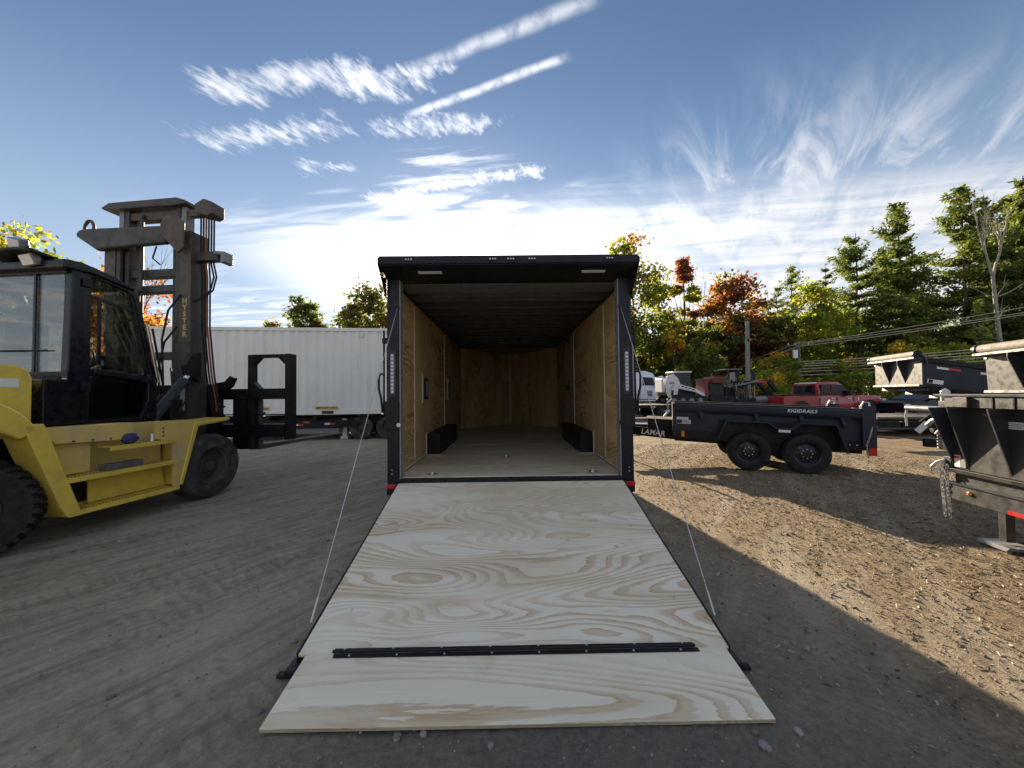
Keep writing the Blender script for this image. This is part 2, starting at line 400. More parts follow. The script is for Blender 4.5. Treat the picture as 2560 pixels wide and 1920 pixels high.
def text(name, s, size, M, mat, parent=None, depth=.002, shear=0.0, width=None, bold=0.0, spacing=1.0):
    """lettering turned into a mesh: baseline centre at M, reading along M's x, up along M's y"""
    cu = bpy.data.curves.new(name, 'FONT'); cu.body = s; cu.size = size; cu.align_x = 'CENTER'; cu.align_y = 'CENTER'
    cu.extrude = depth; cu.shear = shear; cu.offset = bold; cu.space_character = spacing; cu.resolution_u = 2
    t = bpy.data.objects.new(name, cu); COL.objects.link(t)
    dg = bpy.context.evaluated_depsgraph_get(); dg.update()
    me = bpy.data.meshes.new_from_object(t.evaluated_get(dg)); bpy.data.objects.remove(t); bpy.data.curves.remove(cu)
    me.transform(M)
    me.materials.clear(); me.materials.append(MATS[mat]); me.name = name
    o = bpy.data.objects.new(name, me); COL.objects.link(o); o.parent = parent
    return o
def frame(origin, xdir, ydir):
    x = Vector(xdir).normalized(); y = Vector(ydir).normalized(); z = x.cross(y)
    return Matrix(((x.x, y.x, z.x, origin[0]), (x.y, y.y, z.y, origin[1]), (x.z, y.z, z.z, origin[2]), (0, 0, 0, 1)))

def wheel(parent, c, r, w, rim_r, out=-1, rimmat='rim_black', tyremat='rubber', lug=8, tread=False, rot=0.0, holes=8):
    """a wheel on the y axis of its parent: tyre with shoulders, dished rim with holes, hub and nuts; out = outer side"""
    wp = bpy.data.objects.new('wheel', None); COL.objects.link(wp); wp.parent = parent; parent = wp; wp.empty_display_size = .1
    h = w / 2
    prof = [(rim_r, -h * .78), (rim_r + .02, -h * .95), ((rim_r + r) / 2, -h), (r * .955, -h * .93), (r * .992, -h * .66), (r, -h * .3), (r, h * .3), (r * .992, h * .66), (r * .955, h * .93), ((rim_r + r) / 2, h), (rim_r + .02, h * .95), (rim_r, h * .78), (rim_r, -h * .78)]
    M = Matrix.Translation(c) @ Matrix.Rotation(rot, 4, 'Z')
    ty = MB(M).lathe(prof, (0, 0, 0), 'y', 40)
    if tread:
        for k in range(30):
            t = 2 * math.pi * k / 30
            for sgn in (-1, 1):
                t2 = t + (.06 if sgn > 0 else 0)
                ca, sa = math.cos(t2), math.sin(t2)
                p = Vector((ca * (r + .006), sgn * h * .10, sa * (r + .006))); q = Vector((math.cos(t2 + .10) * (r - .004), sgn * h * .95, math.sin(t2 + .10) * (r - .004)))
                ty.beam(p, q, .045, .034, up=(ca, 0, sa))
    tyre = ty.build('tyre', tyremat, parent)
    rp = [(rim_r, out * h * .80), (rim_r - .015, out * h * .74), (rim_r * .90, out * h * .35), (rim_r * .82, out * h * .22), (rim_r * .52, out * h * .30), (rim_r * .42, out * h * .46), (rim_r * .30, out * h * .48), (rim_r * .29, out * h * .62), (0.0, out * h * .66)]
    rim = MB(M).lathe(rp, (0, 0, 0), 'y', 32)
    rim.lathe([(rim_r, -out * h * .8), (rim_r * .9, -out * h * .2), (0.0, -out * h * .2)], (0, 0, 0), 'y', 24)
    ro = rim.build('rim', rimmat, parent)
    if holes:
        hb = MB(M)
        for k in range(holes):
            t = 2 * math.pi * (k + .5) / holes
            x, z = math.cos(t) * rim_r * .66, math.sin(t) * rim_r * .66
            hb.cyl((x, out * h * .20, z), (x, out * h * .285, z), rim_r * .105, 10)
        kind(hb.build('rim_hole', 'letter_black', wp), 'stuff')
    if lug:
        hb = MB(M)
        for k in range(lug):
            t = 2 * math.pi * k / lug
            x, z = math.cos(t) * rim_r * .385, math.sin(t) * rim_r * .385
            hb.cyl((x, out * h * .40, z), (x, out * h * .58, z), rim_r * .055, 6)
        kind(hb.build('lug_nut', 'zinc' if rimmat == 'rim_black' else rimmat, wp), 'stuff')
    return wp
# ------------------------------------------------------------------ ground
def gh(x, y):
    """height of the yard: gentle bumps and ruts, flat under the wheels' level"""
    h = .010 * np.sin(x * 1.3 + .6 * np.sin(y * .7)) * np.sin(y * .9 + 1.1)
    h += .006 * np.sin(x * 3.1 + y * 1.7) * np.sin(y * 2.3 - x * 1.1)
    # wheel ruts that cross the yard on the left and curve past the ramp on the right
    for (c, k, w, d) in ((-2.6, .70, .15, .030), (-3.6, .70, .15, .024), (-1.70, .66, .12, .018), (-5.2, .74, .16, .02)):
        q = (x - (c + (y - 2.5) * k)); h -= d * np.exp(-(q / w) ** 2)
        h += d * .45 * (np.exp(-((q - w * 1.6) / (w * .7)) ** 2) + np.exp(-((q + w * 1.6) / (w * .7)) ** 2))
    q = x - (1.95 + .12 * (y - 1.0) ** 2); f = np.exp(-((y - 1.3) / 1.0) ** 2)
    h += f * (.022 * np.exp(-((q - .16) / .07) ** 2) - .026 * np.exp(-(q / .11) ** 2))
    near = np.exp(-((x ** 2 + y ** 2) / 22.0) ** 2)
    return h * (.35 + .65 * near) - .004
def axis_pts(lo, hi, mid, fine, half, grow=1.13):
    a = [mid]; st = fine
    while a[-1] < hi:
        st = fine if a[-1] < mid + half else st * grow; a.append(a[-1] + st)
    b = [mid]; st = fine
    while b[-1] > lo:
        st = fine if b[-1] > mid - half else st * grow; b.append(b[-1] - st)
    return np.array(sorted(set(a + b)))
def make_ground():
    xs = axis_pts(-900, 900, 0.0, .05, 5.0); ys = axis_pts(-400, 1500, 3.5, .05, 5.0)
    X, Y = np.meshgrid(xs, ys); rng = np.random.default_rng(3)
    Z = gh(X, Y); nearm = (np.abs(X) < 5.2) & (np.abs(Y - 3.5) < 5.2)
    Z = Z + np.where(nearm, rng.normal(0, .0022, X.shape), 0)
    r = np.hypot(X, Y); Z = np.where(r > 30, -.004, Z)
    nx, ny = len(xs), len(ys)
    v = np.column_stack([X.ravel(), Y.ravel(), Z.ravel()])
    i = np.arange((ny - 1) * (nx - 1)); a = (i // (nx - 1)) * nx + i % (nx - 1)
    f = np.column_stack([a, a + 1, a + nx + 1, a + nx])
    me = bpy.data.meshes.new('ground'); me.vertices.add(len(v)); me.vertices.foreach_set('co', v.ravel())
    me.loops.add(f.size); me.loops.foreach_set('vertex_index', f.ravel())
    me.polygons.add(len(f)); me.polygons.foreach_set('loop_start', np.arange(0, f.size, 4)); me.polygons.foreach_set('loop_total', np.full(len(f), 4))
    me.update(); me.polygons.foreach_set('use_smooth', [True] * len(f))
    m, T, b = new_mat('dirt_gravel')
    g = T.node('ShaderNodeNewGeometry').outputs['Position']
    x, y, z = T.sep(g)
    n1 = T.noise(g, .55, 5, .6, .4); n2 = T.noise(g, 3.2, 6, .65, .2); n3 = T.noise(g, 30, 6, .7)
    fine = T.noise(g, 120, 4, .7)
    streak_ = globals()['streak'](T, g, 54, 1.0, 7.0)
    streak = T.noise(streak_, 1.7, 5, .6, .3)
    ux, uy, _z = T.sep(streak_)
    lug = T.math('MULTIPLY', T.math('SINE', T.math('ADD', T.math('MULTIPLY', ux, 62.0), T.math('MULTIPLY', T.noise(g, 5.0, 2), 9.0))), T.maprange(T.noise(streak_, .55, 2), .50, .62, 0, 1))
    grey = T.ramp(T.math('ADD', T.math('MULTIPLY', n2, .45), T.math('MULTIPLY', n3, .55)), [(.3, (.24, .202, .152)), (.5, (.41, .352, .272)), (.68, (.53, .46, .36))])
    brown = T.ramp(T.math('ADD', T.math('MULTIPLY', n2, .4), T.math('MULTIPLY', n3, .6)), [(.3, (.085, .060, .040)), (.48, (.22, .165, .105)), (.66, (.40, .31, .20))])
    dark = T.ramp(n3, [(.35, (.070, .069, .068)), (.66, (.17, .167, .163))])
    # mulch and dry chips lie on the right half of the yard, plain grit on the left, damp dark grit round the ramp end
    wr = T.maprange(T.math('ADD', T.math('ADD', x, T.math('MULTIPLY', n1, 2.4)), T.math('MULTIPLY', y, .05)), 1.7, 4.2, 0, 1)
    col = T.mix(wr, grey, brown)
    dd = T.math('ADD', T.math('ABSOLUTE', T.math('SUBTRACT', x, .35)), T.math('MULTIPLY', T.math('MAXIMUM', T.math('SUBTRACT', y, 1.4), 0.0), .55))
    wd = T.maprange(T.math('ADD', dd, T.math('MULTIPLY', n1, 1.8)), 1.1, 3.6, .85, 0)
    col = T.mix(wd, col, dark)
    col = T.mix(T.math('MULTIPLY', T.maprange(streak, .42, .66, 0, .65), T.math('SUBTRACT', 1.0, wr)), col, (.22, .188, .148, 1))
    col = T.mix(T.math('MULTIPLY', T.maprange(lug, .1, .8, 0, .32), T.math('SUBTRACT', 1.0, wr)), col, (.15, .128, .105, 1))
    pale = T.maprange(T.noise(streak_, .38, 3, .5), .50, .66, 0, .40)
    col = T.mix(T.math('MULTIPLY', pale, T.math('SUBTRACT', 1.0, wd)), col, (.46, .41, .335, 1))
    stain = T.maprange(T.noise(g, .9, 5, .62, .6), .64, .74, 0, .55)
    col = T.mix(stain, col, (.055, .048, .042, 1))
    vo = T.node('ShaderNodeTexVoronoi'); T.put(vo.inputs['Vector'], g); vo.inputs['Scale'].default_value = 55
    peb = T.maprange(vo.outputs['Distance'], .05, .24, 1, 0)
    pc = T.sep(vo.outputs['Color'])[0]
    col = T.mix(T.math('MULTIPLY', peb, T.maprange(pc, .72, .9, 0, .6)), col, (.34, .33, .32, 1))
    T.put(b.inputs['Base Color'], col); b.inputs['Roughness'].default_value = .95; b.inputs['Specular IOR Level'].default_value = .25
    hh = T.math('ADD', T.math('MULTIPLY', n3, .9), T.math('ADD', T.math('MULTIPLY', fine, .35), T.math('MULTIPLY', peb, .25)))
    hh = T.math('ADD', hh, T.math('ADD', T.math('MULTIPLY', streak, 1.1), T.math('MULTIPLY', T.math('MULTIPLY', lug, T.math('SUBTRACT', 1.0, wr)), .34)))
    bp = T.node('ShaderNodeBump'); bp.inputs['Strength'].default_value = .9; bp.inputs['Distance'].default_value = .022
    T.put(bp.inputs['Height'], hh); T.l.new(bp.outputs[0], b.inputs['Normal'])
    me.materials.append(m)
    o = bpy.data.objects.new('ground', me); COL.objects.link(o); kind(o, 'structure')
    # asphalt lane beyond the parked trailers
    m, T, b = new_mat('asphalt'); g = T.node('ShaderNodeNewGeometry').outputs['Position']
    n = T.noise(g, .4, 5, .6); n_ = T.noise(g, 60, 3, .6)
    T.put(b.inputs['Base Color'], T.ramp(T.math('ADD', T.math('MULTIPLY', n, .6), T.math('MULTIPLY', n_, .4)), [(.3, (.05, .05, .052)), (.7, (.115, .112, .11))])); b.inputs['Roughness'].default_value = .85
    xs = np.linspace(2.5, 75, 60); vs = []; rng = np.random.default_rng(5)
    for k, q in enumerate(xs): vs += [(q, 12.6 + q * .02 + rng.normal(0, .10), .012), (q, 27.5 + rng.normal(0, .1), .012)]
    mb = MB(); mb.add(vs, [(2 * k, 2 * k + 2, 2 * k + 3, 2 * k + 1) for k in range(len(xs) - 1)])
    kind(mb.build('road', 'asphalt'), 'structure')
make_ground()

def scatter(name, n, gen, mat):
    """many small pieces as one mesh with a colour for each piece"""
    vs = []; fs = []; cs = []
    for _ in range(n):
        v, f, c = gen(); o = len(vs); vs += v; fs += [tuple(i + o for i in q) for q in f]; cs += [c] * len(f)
    return attr_mesh(name, np.array(vs), fs, cs, mat)
def attr_mesh(name, vs, fs, cs, mat, parent=None, smooth=False):
    me = bpy.data.meshes.new(name); me.from_pydata([tuple(q) for q in vs] if not isinstance(vs, np.ndarray) else vs.tolist(), [], fs)
    at = me.attributes.new('leaf', 'FLOAT_COLOR', 'FACE')
    c = np.ones((len(fs), 4), dtype=np.float32); c[:, :3] = np.array(cs, dtype=np.float32); at.data.foreach_set('color', c.ravel())
    me.materials.append(MATS[mat]); o = bpy.data.objects.new(name, me); COL.objects.link(o)
    if parent: o.parent = parent
    return o
def litter():
    rs = random.Random(11)
    def chip():
        while True:
            x = rs.uniform(1.4, 9.0); y = rs.uniform(.4, 10.5)
            if rs.random() < min(1, max(.06, (x - 1.3 - .02 * y) / 2.2)) * min(1.0, 3.6 / math.hypot(x, y) + .12): break
        z = float(gh(np.array(x), np.array(y))) + .003; q_ = rs.random() ** 2.5; l = .004 + .018 * q_; w = .0018 + .005 * q_ * rs.random(); a = rs.uniform(0, 6.3); t = rs.uniform(-.5, .5); h = rs.uniform(.002, .008)
        c, s = math.cos(a), math.sin(a)
        v = [(x + c * l + s * w, y + s * l - c * w, z + t * l), (x + c * l - s * w, y + s * l + c * w, z + t * l + h), (x - c * l - s * w, y - s * l + c * w, z - t * l + h), (x - c * l + s * w, y - s * l - c * w, z - t * l), (x, y, z + h * 1.6)]
        k = rs.random(); q = rs.uniform(.6, 1.2)
        col = (.44 * q, .36 * q, .25 * q) if k < .42 else ((.27 * q, .20 * q, .13 * q) if k < .75 else (.09 * q, .075 * q, .06 * q))
        return v, [(0, 1, 4), (1, 2, 4), (2, 3, 4), (3, 0, 4)], col
    kind(scatter('wood_chips', 36000, chip, 'chips'), 'stuff')
    ico = bmesh.new(); bmesh.ops.create_icosphere(ico, subdivisions=1, radius=1); iv = [q.co.copy() for q in ico.verts]; fi = [tuple(q.index for q in f.verts) for f in ico.faces]; ico.free()
    def stone():
        d = rs.uniform(.7, 1) ** 1; r = abs(rs.gauss(0, 3.2)) + .9; a = rs.uniform(-1.75, 1.75)
        x, y = r * math.sin(a), r * math.cos(a); z = float(gh(np.array(x), np.array(y)))
        s = rs.uniform(.002, .009) if rs.random() < .96 else rs.uniform(.011, .022)
        v = [(x + q.x * s * rs.uniform(.75, 1.25), y + q.y * s * rs.uniform(.75, 1.25), z + s * .35 + q.z * s * .7) for q in iv]
        k = rs.random(); g = rs.uniform(.12, .30) if k < .95 else rs.uniform(.3, .5)
        return v, fi, (g, g * .97, g * .93)
    kind(scatter('pebbles', 3800, stone, 'stones'), 'stuff')
litter()
# ------------------------------------------------------------------ enclosed cargo trailer with its ramp down
def cargo_trailer():
    t = thing('cargo_trailer', 'black enclosed cargo trailer with plywood inside and its rear ramp lowered', 'trailer', (.018, 3.9, 0))
    B = 'trailer_black'
    L = 5.5; NX = .03; NY = 6.9     # straight box length, nose apex
    # outer shell
    for sg in (-1, 1):
        MB().box(*sorted((sg * 1.262, sg * 1.285)), .13, L, .47, 2.79).build('side_skin', B, t)
        MB().box(*sorted((sg * 1.262, sg * 1.292)), .13, L, .38, .47).build('side_rail', 'black_steel', t)
        p0, p1 = Vector((sg * 1.275, L, 0)), Vector((NX, NY, 0)); d = (p1 - p0).normalized()
        m = MB(); m.add([(p0.x, p0.y, .40), (p1.x, p1.y, .40), (p1.x, p1.y, 2.79), (p0.x, p0.y, 2.79), (p0.x - sg * .03, p0.y - .02, .40), (p1.x, p1.y - .04, .40), (p1.x, p1.y - .04, 2.79), (p0.x - sg * .03, p0.y - .02, 2.79)],
              [(0, 1, 2, 3), (4, 7, 6, 5), (0, 4, 5, 1), (3, 2, 6, 7), (0, 3, 7, 4), (1, 5, 6, 2)])
        m.build('nose_skin', B, t)
    MB().prism([(-1.285, .0), (1.285, .0), (1.285, L), (NX, NY), (-1.285, L)], 'z', 2.79, 2.815).build('roof', B, t)
    MB().prism([(-1.26, .13), (1.26, .13), (1.26, L), (NX, NY - .03), (-1.26, L)], 'z', .44, .585).build('underframe', 'black_steel', t)
    # rear corner posts with their tail lights and reflectors
    for sg in (-1, 1):
        a, b_ = sorted((sg * 1.165, sg * 1.292))
        po = MB().box(a, b_, -.01, .12, .47, 2.73).build('corner_post', B, t, bevel=.006)
        x = sg * 1.165
        MB().box(*sorted((x - sg * .014, x - sg * .0005)), -.004, .10, .60, 2.70).build('post_trim', 'lens_grey', po, bevel=.002)
        MB().box(*sorted((sg * 1.19, sg * 1.270)), -.016, -.008, 1.46, 1.96).build('light_plate', 'black_gloss', po, bevel=.003)
        tl = MB().prism([(sg * 1.232 + .021 * math.cos(k * math.pi / 8), (1.897 if k < 9 else 1.515) + .021 * math.sin(k * math.pi / 8)) for k in range(17)][:17], 'y', -.024, -.014).build('tail_light', 'lens_grey', t, bevel=.002)
        for k in range(11):
            MB().lathe([(.0155, -.024), (.0145, -.029), (.009, -.033), (0, -.0345)], (sg * 1.232, 0, 1.515 + k * .0382), 'y', 10).build('led', 'lens_clear', tl)
        rf = MB().box(*sorted((sg * 1.185, sg * 1.300)), -.018, .03, .505, .552).build('reflector', 'lens_red', t, bevel=.004)
        MB().box(*sorted((sg * 1.172, sg * 1.298)), -.012, .06, .44, .5025).build('light_box', 'black_steel', t, bevel=.004)
        # bolts, latch plates on the post
        m = MB()
        for z in (1.21, 1.30, 1.38): m.cyl((sg * 1.19, -.02, z), (sg * 1.19, -.008, z), .008, 6)
        m.cyl((sg * 1.24, -.018, .66), (sg * 1.24, -.008, .66), .007, 6); m.cyl((sg * 1.24, -.018, .70), (sg * 1.24, -.008, .70), .006, 6)
        kind(m.build('bolt', 'zinc', po), 'stuff')
        lp = MB().box(*sorted((sg * 1.165, sg * 1.31)), -.03, -.008, 1.12, 1.42).build('latch_plate', 'black_steel', t, bevel=.004)
        MB().cyl((sg * 1.165, -.035, 1.17), (sg * 1.165, -.01, 1.17), .022, 12).build('latch_knob', 'zinc' if sg < 0 else 'black_steel', lp)
        # locking bar standing beside the post
        lb = MB().cyl((sg * 1.335, .03, 1.28), (sg * 1.335, .03, 2.17), .011, 10).build('lock_bar', 'black_steel', t)
        for z in (1.36, 2.06):
            MB().box(*sorted((sg * 1.285, sg * 1.35)), .01, .05, z - .03, z + .03).build('bar_bracket', 'black_steel', lb, bevel=.004)
        MB().tube([(sg * 1.335, .03, 1.70), (sg * 1.37, .02, 1.71), (sg * 1.385, .01, 1.67), (sg * 1.38, 0, 1.55), (sg * 1.355, 0, 1.44), (sg * 1.345, .01, 1.30)], .012, 8).build('bar_handle', 'black_steel', lb)
        MB().box(*sorted((sg * 1.30, sg * 1.315)), .0, .02, 1.22, 1.98).build('lock_strip', 'label_white' if sg < 0 else 'lens_grey', lb)
    # header and spoiler wing
    MB().box(-1.165, 1.165, .0, .12, 2.70, 2.79).build('header', 'black_steel', t, bevel=.004)
    MB().box(-1.292, 1.292, -.27, .0, 2.775, 2.862).build('spoiler', B, t, bevel=.012)
    MB().add([(-1.285, -.262, 2.768), (1.285, -.262, 2.768), (1.285, -.002, 2.695), (-1.285, -.002, 2.695), (-1.285, -.262, 2.773), (1.285, -.262, 2.773), (1.285, -.002, 2.773), (-1.285, -.002, 2.773)],
             [(0, 1, 2, 3), (4, 7, 6, 5), (0, 4, 5, 1), (1, 5, 6, 2), (2, 6, 7, 3), (3, 7, 4, 0)]).build('soffit', 'black_steel', t)
    for sg in (-1, 1):
        MB().prism([(-.268, 2.85), (-.268, 2.775), (.0, 2.48), (.0, 2.85)], 'x', *sorted((sg * 1.293, sg * 1.300))).build('spoiler_cheek', B, t)
        m = MB(frame((sg * .83 + .03, -.165, 2.742), (1, 0, 0), (0, .96, -.27)))
        ll = m.box(-.135, .135, -.026, .026, -.02, .004).build('load_light', 'black_steel', t, bevel=.004)
        m = MB(frame((sg * .83 + .03, -.165, 2.742), (1, 0, 0), (0, .96, -.27))); m.box(-.12, .12, -.018, .018, -.026, -.0202).build('lens', 'lens_clear', ll)
    for x in (-.99, -.16, .02, .23, 1.00):
        mk = MB().box(x - .045, x + .045, -.279, -.268, 2.805, 2.832).build('marker_light', 'black_gloss', t, bevel=.003)
        for q in (-.026, 0, .026): MB().ball((x + q, -.281, 2.8185), .009, .006, .009, 8, 5).build('led', 'lens_clear', mk)
    # floor: plywood sheets, sill, rings
    y = .055; k = 0
    while y < NY - .2:
        y1 = min(y + 1.215, NY - .12); w = lambda q: 1.20 if q <= L - .1 else max(.06, 1.20 * (NY - q) / (NY - L + .1))
        MB().prism([(-w(y), y), (w(y), y), (w(y1 - .004), y1 - .004), (-w(y1 - .004), y1 - .004)] if y1 <= L - .1 or y >= L - .1 else [(-w(y), y), (w(y), y), (w(y), L - .1), (w(y1), y1 - .004), (-w(y1), y1 - .004), (-w(y), L - .1)], 'z', .592, .612 - .001 * (k % 2)).build('floor_sheet', 'ply_floor', t)
        y = y1; k += 1
    MB().box(-1.164, 1.164, -.02, .052, .535, .604).build('sill', 'trailer_black', t, bevel=.006)
    for (x, y_) in ((-.86, .17), (.90, .19), (-.06, 1.2)):
        rg = MB().lathe([(.048, .0), (.050, .006), (.030, .007), (.028, .002), (0, .002)], (x, y_, .612), 'z', 16).build('tie_ring', 'steel', t)
        MB().tube([(x + .026 * math.cos(a), y_ + .026 * math.sin(a), .624 + .006 * math.sin(a)) for a in np.linspace(0, 6.28, 13)], .005, 6, False).build('ring', 'chrome', rg)
    # plywood lining: sheets, pale strips over the seams
    seams = [.05, .835, 1.95, 3.03, 4.25, L - .06]
    for sg in (-1, 1):
        for i in range(len(seams) - 1):
            for (z0, z1) in ((.614, 1.842), (1.846, 2.675)):
                if sg > 0 and i == 3: continue
                q = .001 * ((i + (z0 > 1)) % 2)
                MB().box(*sorted((sg * (1.222 - q), sg * 1.235)), seams[i] + .002, seams[i + 1] - .002, z0, z1).build('wall_panel', 'ply_wall' if i % 2 == 0 else 'ply_wall_v', t)
        for yb in (.835, 3.03):
            MB().box(*sorted((sg * 1.208, sg * 1.2215)), yb - .014, yb + .014, .66, 2.62).build('seam_strip', 'trim_wood', t)
        MB().box(*sorted((sg * 1.205, sg * 1.224)), .06, L - .05, 2.655, 2.70).build('top_trim', 'black_steel', t)
        MB().box(*sorted((sg * 1.210, sg * 1.224)), .06, L - .05, .6125, .64).build('base_trim', 'trim_wood', t)
        # wheel box
        wb = MB().box(*sorted((sg * 1.02, sg * 1.221)), 1.50, 3.30, .6125, .915).build('wheel_box', 'black_steel', t, bevel=.008)
        MB().box(*sorted((sg * 1.00, sg * 1.206)), 1.44, 1.499, .6125, .622).build('box_trim', 'trim_wood', wb)
        MB().box(*sorted((sg * 1.205, sg * 1.2205)), 1.475, 1.499, .622, .93).build('box_trim', 'trim_wood', wb)
    # side door on the right with its metal frame
    dr = MB().box(1.222, 1.25, 3.04, 4.24, .614, 2.675).build('side_door', 'ply_wall_v', t)
    for yy in (3.06, 3.40, 4.15): MB().box(1.195, 1.2215, yy - .02, yy + .02, .614, 2.60).build('door_frame', 'steel_dark', dr)
    MB().box(1.195, 1.2215, 3.425, 4.125, 2.55, 2.60).build('door_frame', 'steel_dark', dr)
    MB().box(1.15, 1.195, 3.50, 3.54, 1.52, 1.66).build('door_latch', 'black_steel', dr)
    # wall fittings on the left
    for (yy, w_) in ((1.50, .26), (3.60, .20)):
        fr = MB().box(-1.2215, -1.205, yy - w_ / 2 - .12, yy - w_ / 2 - .095, 1.37, 1.79).build('seam_strip', 'trim_wood', t)
        vn = MB().box(-1.2215, -1.212, yy - w_ / 2, yy + w_ / 2, 1.42, 1.72).build('wall_vent', 'letter_black', t)
        MB().box(-1.2118, -1.206, yy - .02, yy + .10, 1.46, 1.68).build('cover', 'grey_cloth', vn)
    MB().ball((-1.215, .28, 2.39), .016, .05, .055, 12, 7).build('wall_lamp', 'label_white', t)
    # v-shaped nose lining
    for sg in (-1, 1):
        p0, p1 = Vector((sg * 1.222, L - .06)), Vector((NX, NY - .06)); mid = p0.lerp(p1, .52)
        for (a, b_) in ((p0, mid), (mid, p1)):
            for (z0, z1) in ((.614, 1.842), (1.846, 2.66)):
                d = (b_ - a).normalized() * .003; a_, c_ = a + d, b_ - d; n_ = Vector((-d.y, d.x)).normalized() * .010
                if n_.y > 0: n_ = -n_
                MB().prism([(a_.x, a_.y), (c_.x, c_.y), (c_.x + n_.x, c_.y + n_.y), (a_.x + n_.x, a_.y + n_.y)], 'z', z0, z1).build('nose_panel', 'ply_wall_v', t)
    MB().cyl((NX, NY - .10, .614), (NX, NY - .10, 2.66), .03, 8).build('seam_strip', 'trim_wood', t)
    d_ = MB().box(-.46, .46, -.012, .0, .64, 1.95)
    d_.v = [tuple(frame((.62, 6.15, 0), (.66, -.75, 0), (.75, .66, 0)) @ Vector(q)) for q in d_.v]
    # ceiling: dark sheets between roof bows
    ys = [.12 + .40 * i for i in range(14)]
    ys = [y for y in ys if y < L + .2]
    for i, y in enumerate(ys):
        if i: MB().prism([(y - .022, 2.70), (y - .014, 2.640), (y + .014, 2.640), (y + .022, 2.70)], 'x', -1.204, 1.204).build('roof_bow', 'letter_black', t)
        y1 = ys[i + 1] if i + 1 < len(ys) else L + .3
        w = 1.205
        MB().box(-w, w, y + .0225, y1 - .0225, 2.690, 2.700).build('ceiling_panel', 'ceiling_panel', t)
    MB().prism([(-1.21, L + .3), (1.21, L + .3), (.06, NY - .1), (-.06, NY - .1)], 'z', 2.62, 2.70).build('nose_ceiling', 'ceiling_panel', t)
    # the ramp: frame, big plywood sheet, hinged flap
    h0, h1 = Vector((0, -.02, .566)), Vector((0, -1.85, .082))
    M = frame(h0, (1, 0, 0), h1 - h0); Lr = (h1 - h0).length        # x across, y down the ramp, z = normal
    if (M.to_3x3() @ Vector((0, 0, 1))).z < 0: up = -1
    else: up = 1
    def bz(a, b_): return sorted((up * a, up * b_))
    MB(M).box(-1.172, 1.172, .0, Lr, *bz(-.018, .0)).build('ramp_sheet', 'ply_ramp', t, bevel=.003)
    fr = MB(M).box(-1.188, -1.1725, .0, Lr - .01, *bz(-.07, -.004)).box(1.1725, 1.188, .0, Lr - .01, *bz(-.07, -.004)).box(-1.17, 1.17, .0, .05, *bz(-.07, -.0185)).box(-1.17, 1.17, Lr - .06, Lr - .012, *bz(-.07, -.0185)).box(-1.17, 1.17, .06, Lr - .07, *bz(-.07, -.062)).build('ramp_frame', 'trailer_black', t)
    sc = MB(M)
    for (x, y) in ((-.98, .72), (-.96, .80), (.98, .70), (1.0, .79), (-1.0, 1.6), (1.02, 1.55), (-.2, .9), (.4, 1.0), (-.5, 1.25), (.05, 1.1)):
        sc.cyl((x, y, up * -.002), (x, y, up * .0025), .009 if abs(x) > .9 else .005, 10)
    kind(sc.build('screw', 'zinc', t), 'stuff')
    m1 = Vector((.012, -1.848, .086)); m2 = Vector((.012, -2.232, .026))
    MF = frame(m1, (1, 0, 0), m2 - m1); Lf = (m2 - m1).length; uf = 1 if (MF.to_3x3() @ Vector((0, 0, 1))).z > 0 else -1
    fl = MB(MF).box(-1.14, 1.14, .004, Lf, *sorted((0, -uf * .019))).build('ramp_flap', 'ply_flap', t, bevel=.003)
    MB(MF).box(-1.138, 1.138, Lf - .0005, Lf + .0015, *sorted((-uf * .002, -uf * .0175))).build('ply_edge', 'ply_edge', fl)
    hg = MB(M).box(-.985, .985, Lr - .030, Lr - .004, *bz(.0008, .006)).build('flap_hinge', 'black_steel', t, bevel=.002)
    hl = MB(MF).box(-.985, .985, .010, .034, *sorted((uf * .0008, uf * .006))).build('hinge_leaf', 'black_steel', hg, bevel=.002)
    MB().cyl((-.985, -1.849, .096), (.985, -1.849, .096), .0085, 10).build('hinge_pin', 'black_steel', hg)
    bo = MB(M)
    for k in range(8): bo.cyl((-.93 + k * .265, Lr - .021, up * .005), (-.93 + k * .265, Lr - .021, up * .0095), .006, 8)
    kind(bo.build('bolt', 'zinc', hg), 'stuff')
    bo = MB(MF)
    for k in range(8): bo.cyl((-.90 + k * .255, .024, uf * .005), (-.90 + k * .255, .024, uf * .0095), .006, 8)
    kind(bo.build('bolt', 'zinc', hg), 'stuff')
    for sg in (-1, 1):
        br = MB().box(*sorted((sg * 1.135, sg * 1.205)), -1.93, -1.82, .012, .052).build('ramp_foot', 'black_steel', t, bevel=.008)
        MB().box(*sorted((sg * 1.19, sg * 1.25)), -1.92, -1.885, .004, .026).build('foot_pad', 'rubber', br, bevel=.006)
        # lifting cable with spring sleeve
        a, b_ = Vector((sg * 1.178, -.012, 2.405)), Vector((sg * 1.182, -1.70, .165))
        cb = MB().tube([a, b_], .0033, 6).build('ramp_cable', 'cable', t)
        q = a.lerp(b_, .955); MB().tube([q, b_], .0062, 8).build('cable_sleeve', 'zinc', cb)
        MB().cyl(a + Vector((0, .02, 0)), a + Vector((0, -.012, 0)), .02, 10).build('cable_anchor', 'black_steel', cb)
    # running gear below
    for sg in (-1, 1):
        for y in (1.98, 2.86): wheel(t, (sg * 1.13, y, .36), .36, .22, .20, out=sg) if False else None
    ax = []
